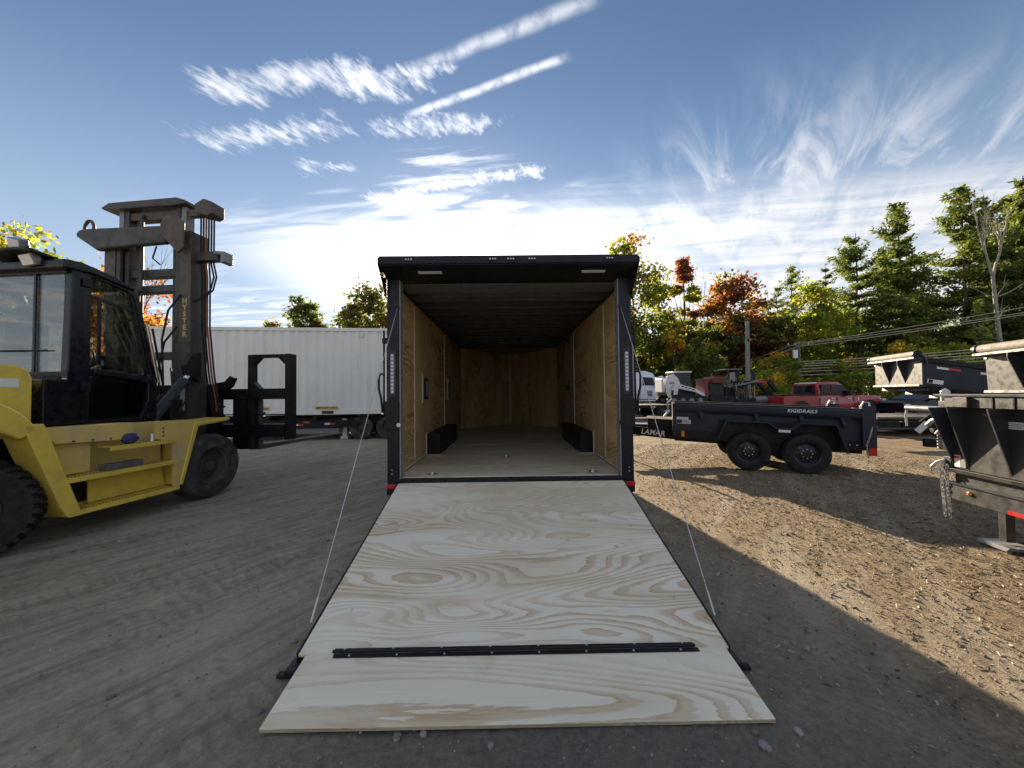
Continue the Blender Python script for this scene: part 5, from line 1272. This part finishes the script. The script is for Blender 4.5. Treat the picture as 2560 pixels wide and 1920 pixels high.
def red_machine():
    t = thing('drill_machine', 'red and black tracked machine with exposed engine on the gooseneck deck', 'machine', gtr(5.5, .4), R(2))
    for y in (.0, 1.2): MB().prism([(.1, .0), (1.9, .0), (2.05, .25), (1.85, .45), (.2, .45), (.0, .22)], 'y', y, y + .32).build('track', 'rubber', t, bevel=.04)
    MB().box(-.20, .02, .25, 1.2, .05, 1.42).build('bin', 'red_machine', t, bevel=.02)
    MB().box(-.24, .05, .2, 1.25, 1.421, 1.45).build('bin_rim', 'lens_grey', t)
    MB().box(.12, 1.0, .3, 1.2, .45, 1.16).build('frame_body', 'dark_plastic', t, bevel=.03)
    e = MB().box(.28, .98, .2, 1.2, 1.18, 1.56).build('engine_cover', 'red_machine', t, bevel=.03)
    for k in range(4): MB().box(.34, .94, .188, .1995, 1.24 + k * .07, 1.265 + k * .07).build('louvre', 'letter_black', e)
    MB().cyl((.5, .7, 1.56), (.5, .7, 1.78), .07, 10).build('exhaust', 'red_machine', t)
    MB().box(1.02, 2.05, .25, 1.25, .45, .95).build('hose_bay', 'black_steel', t)
    rs = random.Random(4)
    for k in range(9):
        x = 1.05 + rs.uniform(0, .9); z = rs.uniform(.8, 1.1)
        MB().tube([(x, .2, z), (x + rs.uniform(-.1, .1), .12, z + rs.uniform(.1, .4)), (x + rs.uniform(-.2, .2), .2, z + rs.uniform(.3, .6)), (x + rs.uniform(-.1, .3), .3, z + rs.uniform(.0, .4))], .022, 6).build('hose', 'rubber' if k % 3 else 'lens_grey', t)
    for x in (1.15, 1.75): MB().beam((x, .3, .9), (x + .1, .3, 1.95), .07, .07).build('mast_post', 'black_steel', t)
    MB().box(1.0, 2.05, .2, 1.3, 1.96, 2.0).build('canopy', 'lens_grey', t)
    MB().box(1.3, 1.6, .22, .3, 1.3, 1.8).build('control_panel', 'lens_grey', t)
red_machine()
def hose_machine():
    t = thing('engine_skid', 'dark engine skid with rusty hoses under a bent grey cover beside the neck', 'machine', gtr(6.95, .35), R(2))
    MB().box(.0, 1.15, .0, 1.2, .0, .30).build('base', 'black_steel', t)
    for (x, y) in ((.05, .05), (1.1, .05), (.05, 1.15), (1.1, 1.15)): MB().box(x - .03, x + .03, y - .03, y + .03, .3, 1.0).build('corner_post', 'lens_grey', t)
    MB().prism([(-.1, 1.0), (.5, 1.08), (1.5, 1.32), (1.5, 1.36), (.5, 1.13), (-.1, 1.04)], 'y', -.05, 1.25).build('cover', 'lens_grey', t)
    MB().box(.2, .95, .25, .95, .3, .85).build('engine', 'steel_dark', t, bevel=.05)
    rs = random.Random(9)
    for k in range(10):
        x = rs.uniform(.0, 1.0); z = rs.uniform(.3, .5)
        MB().tube([(x, .05, z), (x + rs.uniform(-.1, .1), -.02, z + .2), (x + rs.uniform(-.15, .15), .05, z + .4), (x + rs.uniform(-.2, .2), .15, z + .5)], .024, 6).build('hose', 'rust_hose' if k % 2 else 'rubber', t)
    MB().cyl((1.35, .1, .05), (2.5, .1, .05), .0, 3) if False else MB().cyl((1.30, .35, .20), (2.9, .35, .20), .19, 18).build('tank', 'lens_grey', t)
hose_machine()
def semi():
    t = thing('tractor_unit', 'white conventional tractor unit parked behind the machines', 'truck', (9.6, 29.2, 0), R(0))
    P = 'white_paint'
    def sec(w, zb, zt, wt): return [(-w, zb), (-w, zt - .35), (-wt, zt), (wt, zt), (w, zt - .35), (w, zb)]
    loft([(-1.3, sec(1.15, .95, 2.9, 1.0)), (-.2, sec(1.15, .95, 3.15, 1.0))], 'sleeper', P, t, bevel=.03)
    loft([(-.19, sec(1.15, .95, 3.15, 1.0)), (.9, sec(1.15, .95, 3.12, 1.0)), (1.5, sec(1.1, .95, 2.95, .95)), (1.95, sec(1.08, .95, 1.95, 1.0))], 'cab', P, t, bevel=.03)
    loft([(1.96, sec(1.02, .8, 1.93, .9)), (3.6, sec(.92, .7, 1.72, .75)), (3.85, sec(.85, .7, 1.5, .65))], 'hood', P, t, bevel=.04)
    MB().add([(1.54, -.85, 2.78), (1.54, .85, 2.78), (1.97, .92, 2.0), (1.97, -.92, 2.0), (1.57, -.85, 2.80), (1.57, .85, 2.80), (2.0, .92, 2.02), (2.0, -.92, 2.02)], [(0, 1, 2, 3), (4, 7, 6, 5), (0, 4, 5, 1), (1, 5, 6, 2), (2, 6, 7, 3), (3, 7, 4, 0)]).build('windscreen', 'dark_window', t)
    for y in (-1, 1):
        MB().prism([(.62, 2.02), (1.62, 2.02), (1.38, 2.60), (.62, 2.66)], 'y', *sorted((y * 1.12, y * 1.162))).build('side_window', 'dark_window', t)
        MB().box(-.9, -.4, *sorted((y * 1.12, y * 1.162)), 2.05, 2.45).build('side_window', 'dark_window', t)
        MB().box(.45, .475, *sorted((y * 1.14, y * 1.158)), 1.0, 2.7).build('door_seam', 'lens_grey', t)
        MB().box(.95, 1.35, *sorted((y * 1.14, y * 1.160)), 1.18, 1.62).build('vent_panel', 'lens_grey', t)
        MB().box(1.75, 1.95, *sorted((y * 1.2, y * 1.45)), 1.8, 2.7).build('mirror', 'dark_plastic', t, bevel=.03)
        MB().cyl((-.05, y * 1.1, .9), (-.05, y * 1.1, 3.5), .06, 10).build('exhaust_stack', 'chrome', t)
        MB().box(-.2, 1.8, *sorted((y * .8, y * 1.12)), .45, .94).build('fuel_tank', 'chrome', t, bevel=.1)
        for x in (-3.2, -2.0, 3.0): vehicle_wheel(t, x, y * .95, .52, y)
        MB().prism([(2.4, .95), (2.5, 1.2), (3.0, 1.32), (3.5, 1.2), (3.62, .9), (3.5, .9), (3.35, 1.1), (3.0, 1.2), (2.6, 1.1), (2.5, .9)], 'y', *sorted((y * .85, y * 1.14))).build('fender', P, t)
    MB().box(-3.9, 3.6, -.45, .45, .62, .90).build('frame', 'black_steel', t)
    MB().ball((.3, 0, 3.17), .1, .1, .08).build('roof_lamp', 'lens_amber', t)
    MB().box(3.86, 3.95, -.6, .6, .75, 1.45).build('grille', 'chrome', t)
semi()
def lowbed():
    t = thing('lowbed_trailer', 'low brown-sided trailer standing in front of the white tractor unit', 'trailer', (6.6, 24.6, 0), R(1))
    MB().box(.0, 5.6, .0, 2.4, .62, .82).build('deck', 'black_steel', t, bevel=.01)
    for k in range(4): MB().box(.02 + k * 1.4, 1.38 + k * 1.4, -.03, -.0005, .58, .86).build('side_board', 'red_machine' if k == 9 else 'rust_hose', t)
    MB().box(.9, 1.2, -.04, -.0305, .72, .80).build('marker_tape', 'reflect_white', t)
    for x in (2.4, 3.3): wheel(t, (x, .1, .42), .42, .28, .24, out=-1, rimmat='rim_dusty', holes=0); wheel(t, (x, 2.3, .42), .42, .28, .24, out=1, rimmat='rim_dusty', holes=0)
    MB().cyl((2.0, .3, .4), (3.6, .3, .4), .05, 6).build('beam', 'black_steel', t)
lowbed()

# ------------------------------------------------------------------ poles and wires
def poles():
    t = thing('utility_pole', 'pale grey bare pole rising behind the gooseneck neck', 'pole', (16.95, 26, 0))
    MB().tube([(0, 0, 0), (.03, 0, 3), (.08, 0, 6.45)], [.17, .15, .13], 12).build('shaft', 'pole_grey', t)
    MB().box(-.06, .06, -.2, -.12, 5.0, 5.2).build('bracket', 'black_steel', t)
    t = thing('utility_pole', 'wooden utility pole with transformer can and many wires', 'pole', (27.0, 34, 0))
    MB().tube([(0, 0, 0), (0, 0, 6.1)], [.18, .14], 12).build('shaft', 'pole_wood', t)
    MB().beam((-1.1, .0, 5.7), (1.1, 0, 5.7), .1, .12).build('cross_arm', 'pole_wood', t)
    MB().cyl((-.42, -.1, 4.5), (-.42, -.1, 5.25), .22, 14).build('transformer', 'zinc', t)
    for x in (-.95, -.3, .95): MB().lathe([(.05, 0), (.06, .05), (.03, .08), (.05, .12), (0, .15)], (x, 0, 5.76), 'z', 8).build('insulator', 'label_white', t)
    def wire(zp, za, zb, dx, r=.022, top=True):
        A = Vector((30 + dx, 62, za)); P = Vector((27.0 + dx * .5, 33.85, zp)); B = Vector((42 + dx, 18.0, zb)); m = MB()
        for (a, b, sag) in ((A, P, .35), (P, B, .35)):
            pts = [a.lerp(b, q) - Vector((0, 0, 4 * sag * q * (1 - q))) for q in np.linspace(0, 1, 12)]; m.tube(pts, r, 5)
        return tag(m.build('power_wire', 'wire', None), 'thin upper wire strung from the top of the wooden utility pole' if top else 'thicker lower cable strung below the transformer of the utility pole', 'wire', 'upper wires on the utility pole' if top else 'lower cables on the utility pole')
    wire(5.85, 3.6, 8.4, -.6); wire(5.85, 3.5, 8.1, .9); wire(5.6, 3.2, 7.9, .2)
    for k, z in enumerate((4.15, 3.95, 3.75, 3.5, 3.25, 2.9)): wire(z, 2.5 - .12 * k, 5.3 - .22 * k, -.1, .028, False)
poles()
# ------------------------------------------------------------------ trees
def leaf_quads(rng, C, size, col, jit=.35, flat=.0, asp=.62):
    """one small quad for every centre in C"""
    n = len(C); s = size * rng.uniform(.6, 1.3, (n, 1))
    nrm = rng.normal(0, 1, (n, 3)); nrm[:, 2] += flat * 3; nrm /= np.linalg.norm(nrm, axis=1, keepdims=True)
    a = np.cross(nrm, rng.normal(0, 1, (n, 3))); a /= np.linalg.norm(a, axis=1, keepdims=True); b = np.cross(nrm, a)
    v = np.stack([C - a * s, C - b * s * asp, C + a * s, C + b * s * asp], 1).reshape(-1, 3)
    f = [(4 * i, 4 * i + 1, 4 * i + 2, 4 * i + 3) for i in range(n)]
    c = col * rng.uniform(1 - jit, 1 + jit, (n, 1)) * rng.uniform(.9, 1.1, (n, 3))
    return v, f, c
def trunk_obj(parent, h, r, lean, limbs, rng, mat, top=.9):
    m = MB(); pts = [Vector((lean[0] * q * q + rng.normal(0, .02) * h * .15 * (0 < q < 1), lean[1] * q * q + rng.normal(0, .02) * h * .15 * (0 < q < 1), h * q * top)) for q in np.linspace(0, 1, 8)]
    m.tube(pts, [r * (1 - .88 * q) for q in np.linspace(0, 1, 8)], 8)
    for (q, e) in limbs:
        i = min(int(q * 7), 6); a = pts[i].lerp(pts[i + 1], q * 7 - i); e = Vector(e); mid = a.lerp(e, .5) + Vector((0, 0, -.05 * (e - a).length))
        rr = r * (1 - .85 * q) * .45; m.tube([a, mid, e], [rr, rr * .65, rr * .2], 5)
    return m.build('trunk', mat, parent, sharp=60)
G_DARK = (.085, .112, .046); G_MID = (.12, .155, .05); G_LIGHT = (.15, .20, .040); Y_GREEN = (.23, .24, .050); YEL = (.42, .29, .050)
ORG = (.27, .14, .055); RED = (.20, .085, .060); RUST = (.16, .105, .065); OLIVE = (.12, .12, .055)
def broadleaf(pos, h, r, pal, label, seed, n=3600, size=.22, base=.32, name='broadleaf_tree', shape=1.0, dens=1.0, group=None, rz=None, mat='bark', clumps=34, lean=(0, 0)):
    rng = np.random.default_rng(seed)
    t = thing(name, label, 'tree' if h > 5 else 'shrub', (pos[0], pos[1], -.02), 0, group)
    zc = h * (base + 1) / 2; hz = h * (1 - base) / 2
    cl = []
    while len(cl) < clumps:
        q = rng.uniform(-1, 1, 3); d = np.linalg.norm(q)
        if d > 1 or d < .25: continue
        w = 1 - .35 * max(0, q[2]) ** shape if shape > 0 else 1
        cl.append((q[0] * r * w * rng.uniform(.85, 1.1), q[1] * r * w, zc + q[2] * hz))
    cl = np.array(cl) + np.array([lean[0], lean[1], 0]) * ((np.array(cl)[:, 2:3] / h) ** 2)
    V = []; F = []; Cc = []; off = 0; per = max(20, n // clumps)
    wts = np.array([p[0] for p in pal]); wts = wts / wts.sum(); cols = [p[1] for p in pal]; zb = [p[2] if len(p) > 2 else None for p in pal]
    for c in cl:
        ww = wts.copy()
        for i, z in enumerate(zb):
            if z: ww[i] *= max(.02, 1 - abs((c[2] / h) - z) * 3.2)
        col = np.array(cols[rng.choice(len(cols), p=ww / ww.sum())])
        k = int(per * rng.uniform(.5, 1.5) * dens); rc = r * rng.uniform(.20, .36)
        P = rng.normal(0, 1, (k, 3)) * np.array([rc, rc, rc * .62]) * .62 + c
        v, f, cc = leaf_quads(rng, P, size, col, .4, .25)
        V.append(v); F += [tuple(i + off for i in q) for q in f]; off += len(v); Cc.append(cc)
    crown = attr_mesh('crown', np.vstack(V), F, np.clip(np.vstack(Cc), 0, 1), 'leaves', t)
    limbs = [(min(.95, max(.18, (c[2] / h) * .8 - .05)), tuple(c)) for c in cl[::2]]
    trunk_obj(t, h, max(.06, h * .011), lean, limbs, rng, mat)
    return t
def pine(pos, h, r, label, seed, group=None, base=.30, tone=1.0, name='pine_tree', sparse=1.0, droop=.0, n=5200, yel=0.0):
    rng = np.random.default_rng(seed)
    t = thing(name, label, 'tree', (pos[0], pos[1], -.02), 0, group)
    P = []; limbs = []; z = h * base; nw = 0; Cw = []; Js = []
    while z < h * .985:
        q = (z / h - base) / (1 - base); L = r * (1 - q) ** .74 * rng.uniform(.55, 1.25) + .22 * (1 - q) + .06
        if q < .12: L *= .75
        for k in range(rng.integers(4, 7)):
            a = rng.uniform(0, 6.28); l = L * rng.uniform(.40, 1.2); up = rng.uniform(.0, .24) - droop + .25 * q + .9 * q ** 4
            e = np.array([math.cos(a) * l, math.sin(a) * l, z + up * l]); limbs.append((min(.97, z / h / .99), tuple(e)))
            m = max(4, int(l * 6.5 * sparse))
            for s in np.linspace(.28, 1.0, m):
                c = np.array([math.cos(a) * l * s, math.sin(a) * l * s, z + up * l * s * s]); P.append(c); Cw.append(rng.uniform(.65, 1.35)); Js.append(min(1.0, .30 + l * .32))
        z += h * rng.uniform(.034, .060); nw += 1
    P = np.array(P); Cw = np.array(Cw); k = max(3, int(n / len(P)))
    C = np.repeat(P, k, 0) + rng.normal(0, 1, (len(P) * k, 3)) * np.array([.36, .36, .17]) * max(.6, h / 20) * np.repeat(np.array(Js), k)[:, None]
    col = np.array([[.105, .138, .052]]) * tone * np.repeat(Cw, k)[:, None]
    if yel: col = col + np.array([[.09, .08, .008]]) * yel * rng.uniform(0, 1, (len(col), 1))
    v, f, c = leaf_quads(rng, C, .25 * max(.6, h / 20), col, .35, .5, .34)
    attr_mesh('crown', v, f, np.clip(c, 0, 1), 'needles', t)
    trunk_obj(t, h, h * .012, (rng.normal(0, .15), 0), limbs[::2], rng, 'bark', .99)
    return t
def bare_tree(pos, h, label, seed, lean=(0, 0), fork=.55, twigs=26, mat='bark_pale', r=.16, spread=.42):
    rng = np.random.default_rng(seed); t = thing('bare_tree', label, 'tree', (pos[0], pos[1], -.02))
    m = MB(); lim = []
    def grow(p, d, l, r0, lev):
        pts = [p]; q = p
        for i in range(4):
            d = (d + Vector(rng.normal(0, .10, 3)) + Vector((0, 0, .06))).normalized(); q = q + d * l / 4; pts.append(q)
        m.tube(pts, [r0 * (1 - .16 * i) for i in range(5)], 6 if lev < 2 else 4)
        if lev >= 3: return
        for k in range(rng.integers(2, 4) if lev else 4):
            i = rng.integers(2, 5); a = rng.uniform(0, 6.28); s = spread * rng.uniform(.7, 1.4)
            nd = (d + Vector((math.cos(a) * s, math.sin(a) * s * .6, rng.uniform(-.1, .2)))).normalized(); grow(pts[i], nd, l * rng.uniform(.45, .68), r0 * .5, lev + 1)
    b = Vector((0, 0, 0)); top = Vector((lean[0], lean[1], h * fork))
    pts = [b.lerp(top, q) + Vector((math.sin(q * 3) * .25 * lean[0] * .3, 0, 0)) for q in np.linspace(0, 1, 7)]
    m.tube(pts, [r * (1 - .08 * i) for i in range(7)], 8)
    for s in (-.22, .30): grow(top, Vector((s, .05, 1)).normalized(), h * (1 - fork) * .62, r * .55, 0)
    for k in range(5):
        q = pts[rng.integers(3, 6)]; grow(q, Vector((rng.choice([-1, 1]) * .9, rng.normal(0, .3), .35)).normalized(), h * .13, r * .25, 2)
    m.build('trunk', mat, t, sharp=60)
    return t
GW = 'trees of the wood beyond the lane'
# --- left of the trailer
broadleaf((-38.0, 28), 15.2, 4.6, [(3, Y_GREEN), (2, G_LIGHT), (1, YEL), (1, ORG, .95)], 'yellow-green tree rising behind the lift truck cab', 21, 4200, .24)
broadleaf((-34.6, 30), 12.6, 2.8, [(3, ORG), (2, YEL), (1, Y_GREEN)], 'orange autumn tree behind the cab roof lamps', 22, 4200, .22)
broadleaf((-32.4, 31), 13.4, 3.0, [(3, RED), (1, ORG)], 'thin half-bare tree with sparse reddish leaves by the mast', 23, 2000, .18)
bare_tree((-30.5, 30.5), 13.5, 'leafless grey tree seen beside the lift truck mast', 24, mat='bark', r=.12)
broadleaf((-28.2, 30), 8.4, 2.6, [(3, ORG), (2, YEL), (1, RUST)], 'low orange tree seen through the lift truck mast', 25, 3000, .20, base=.2)
broadleaf((-23.5, 33), 7.6, 2.4, [(2, OLIVE), (1, RUST)], 'low olive bush line over the container roof', 26, 1200, .2, base=.1)
broadleaf((-19.6, 31), 7.7, 1.6, [(2, OLIVE), (1, RUST)], 'brownish scrub just showing over the container roof', 27, 1400, .18, base=.2)
broadleaf((-16.4, 30), 9.7, 1.55, [(3, G_DARK), (2, G_MID), (1, OLIVE)], 'round dark green tree top standing alone over the container', 28, 5200, .15, base=.38, clumps=40)
broadleaf((-10.6, 28.5), 10.3, 2.2, [(3, OLIVE), (2, G_MID), (1, RUST)], 'broad olive tree beside the cargo trailer roof, over the container', 29, 6400, .16, base=.35, clumps=48)
broadleaf((-6.4, 30), 9.6, 2.4, [(2, OLIVE), (2, G_MID)], 'green tree hidden for the most part behind the cargo trailer', 30, 1800, .2)
# --- tall trees right of the trailer
broadleaf((14.4, 42), 19.5, 4.2, [(4, OLIVE), (3, G_MID), (2, Y_GREEN), (1, ORG, .95)], 'tall airy green tree right beside the cargo trailer', 31, 7600, .25, base=.12, clumps=60)
broadleaf((10.6, 44), 17.0, 2.6, [(3, OLIVE), (2, G_MID), (1, ORG, .95)], 'airy tree whose top shows over the spoiler', 32, 3000, .24, base=.25)
broadleaf((21.3, 44), 18.6, 1.7, [(3, ORG, .92), (2, RED, .95), (4, Y_GREEN, .65), (4, G_MID, .4)], 'slender tall tree with red top and green foot', 33, 5200, .23, base=.22, clumps=30)
bare_tree((22.9, 43), 15.5, 'thin pale leafless tree beside the red-topped one', 34, r=.10, spread=.22, mat='bark_pale')
broadleaf((26.9, 44), 16.0, 3.4, [(4, RED), (3, ORG), (2, RUST), (2, OLIVE)], 'wide red and orange maple in the wood', 35, 6400, .25, base=.30, clumps=52)
broadleaf((31.6, 47), 13.5, 2.6, [(3, RUST), (2, RED), (1, ORG)], 'rust brown tree between the maple and the bright green tree', 36, 2400, .24, base=.3)
broadleaf((17.6, 39), 8.6, 1.2, [(3, YEL), (1, ORG)], 'small bright yellow-orange tree among dark green ones', 37, 800, .2, base=.62, clumps=10)
broadleaf((33.3, 39.5), 13.6, 2.9, [(4, G_LIGHT), (2, Y_GREEN), (1, G_MID)], 'bushy bright green tree in front of the pines', 38, 5600, .21, base=.12, clumps=48)
pine((46.8, 60), 22.6, 3.4, 'small far pine with pointed top over the bright green tree', 39, 'pines of the wood', base=.25)
pine((52.6, 60), 22.4, 3.2, 'far pine next to another pointed far pine', 40, 'pines of the wood', base=.25)
pine((43.0, 58), 18.5, 2.8, 'short far pine left of two pointed pines', 53, 'pines of the wood', base=.2)
for i, (x, y, h, r) in enumerate(((41.2, 43, 20.3, 4.8), (45.5, 42, 22.9, 5.2), (52.9, 42, 25.2, 5.6), (59.5, 45, 25.0, 5.0), (57.6, 40, 25.4, 5.4), (49.2, 47, 20.5, 5.0), (64.0, 46, 26.0, 5.4), (55.2, 50, 22.0, 5.0))):
    pine((x, y), h, r, ('layered white pine standing nearest the bright green bushy tree', 'white pine with a broad crown between two taller and lower pines', 'very tall white pine just behind the young spruce and dead tree', 'dark pine partly hidden by the dead pale tree', 'very tall pine beyond the dead pale tree', 'shaded pine filling the gap between the big pines', 'tall pine at the end of the wood past the dead tree', 'shaded pine behind the dead tree trunk')[i], 41 + i, 'tall white pines', base=(.20, .18, .18, .20, .18, .15, .18, .15)[i], n=13000, tone=(1.1, 1.0, 1.0, .9, 1.0, .9, .9, .85)[i])
bare_tree((49.2, 36), 20.4, 'dead pale tree with forked bare crown before the pines', 60, lean=(-.9, 0), fork=.62, r=.24)
pine((46.8, 36), 10.4, 2.0, 'young yellow-green spruce by the wires', 61, base=.06, tone=1.9, name='spruce_tree', yel=.9, n=4200)
# --- understorey
rs = random.Random(5); k = 0
for (x, y, h, r, p) in ((9.5, 45, 8.5, 2.8, 0), (12.5, 40, 7.5, 2.6, 1), (16.0, 46, 10.5, 2.8, 0), (18.5, 43, 11.5, 2.2, 2), (20.5, 39, 7.0, 2.4, 0), (24.0, 42, 9.5, 2.8, 0), (25.5, 46, 10.5, 2.6, 3), (28.5, 41, 8.6, 2.6, 3), (30.5, 42, 10.5, 2.8, 0), (36.5, 44, 10.0, 2.6, 0), (39.0, 47, 12.5, 3.0, 0), (43.0, 39, 8.0, 2.4, 1), (51.0, 40, 8.5, 2.6, 0), (55.0, 38, 9.0, 2.8, 1), (60.0, 40, 9.0, 2.8, 0), (6.6, 47, 7.5, 2.6, 0), (22.5, 48, 12.5, 3.0, 0), (34.5, 50, 13.5, 3.0, 0), (47.5, 52, 14.5, 3.2, 0), (42.5, 49, 15.0, 3.2, 2), (51.5, 54, 17.0, 3.4, 2), (58.5, 52, 18.0, 3.6, 2), (38.5, 51, 13.0, 3.0, 2), (30.0, 52, 11.5, 3.0, 0), (16.5, 52, 11.0, 3.2, 2), (44.5, 37, 6.5, 2.2, 1), (49.5, 38.5, 7.5, 2.4, 1)):
    pal = ([(3, G_DARK), (2, OLIVE), (2, G_MID), (1, Y_GREEN)], [(3, G_MID), (2, Y_GREEN), (1, OLIVE)], [(2, OLIVE), (2, G_MID), (1, Y_GREEN)], [(2, RUST), (2, OLIVE), (1, RED)])[p]
    lb = ('dark green understorey tree in the wood', 'lighter green understorey tree in the wood', 'olive understorey tree in the wood', 'rust-tinged understorey tree in the wood')[p]
    broadleaf((x, y), h, r, pal, lb, 70 + k, 3000, .26, base=.03, clumps=34, group='understorey of the wood ' + str(p)); k += 1
# --- roadside shrubs
for i, (x, y, h, r) in enumerate(((22.3, 31, 3.4, 1.7), (25.0, 32.5, 4.0, 1.8), (29.6, 31, 4.4, 2.0), (32.6, 30, 4.2, 1.9), (35.6, 31, 5.0, 2.1), (38.6, 30, 4.4, 2.1), (41.4, 31, 5.0, 2.2), (44.6, 30.5, 4.8, 2.2), (26.6, 36.5, 6.0, 2.2), (38.0, 35, 6.4, 2.4), (43.5, 34, 6.0, 2.2), (52.0, 33, 7.5, 2.3), (19.4, 32, 2.8, 1.5))):
    broadleaf((x, y), h, r, [(3, Y_GREEN), (3, G_LIGHT), (2, G_MID), (1, YEL)], 'yellow-green roadside shrub under the wires', 100 + i, 1500, .17, base=.02, name='roadside_shrub', clumps=20, group='shrubs along the lane')
# --- the wood far behind reads as one mass
def far_wood():
    rng = np.random.default_rng(200); P = []; col = []
    for i in range(360):
        if i < 130:
            a = R(rng.uniform(-72, 10)); d = rng.uniform(80, 115); x, y = d * math.sin(a), d * math.cos(a); h = rng.uniform(4, 6.5) if math.degrees(a) > -32 else rng.uniform(6, 10)
        else: x, y = rng.uniform(2, 120), rng.uniform(58, 78); h = rng.uniform(8, 13) + max(0, x - 45) * .08
        k = 260
        P.append(np.column_stack([rng.normal(x, 3.2, k), rng.normal(y, 3.2, k), np.abs(rng.normal(h * .45, h * .28, k))]))
        c = np.array((G_DARK, OLIVE, G_MID, RUST)[rng.choice(4, p=(.4, .35, .15, .1))]); col.append(np.tile(c, (k, 1)))
    v, f, c = leaf_quads(rng, np.vstack(P), .30, np.vstack(col), .35, .2)
    kind(attr_mesh('distant_wood', v, f, np.clip(c, 0, 1), 'leaves'), 'stuff')
far_wood()
# grass and weeds along the edge of the wood
def verge():
    rng = np.random.default_rng(300); n = 9000
    x = rng.uniform(4, 62, n); y = rng.uniform(27.8, 40, n)
    P = np.column_stack([x, y, rng.uniform(.02, .35, n)])
    c = np.where(rng.random((n, 1)) < .6, np.array([[.10, .12, .03]]), np.array([[.20, .17, .06]]))
    v, f, c = leaf_quads(rng, P, .16, c, .4, 0, .4)
    kind(attr_mesh('verge_grass', v, f, np.clip(c, 0, 1), 'leaves'), 'stuff')
verge()
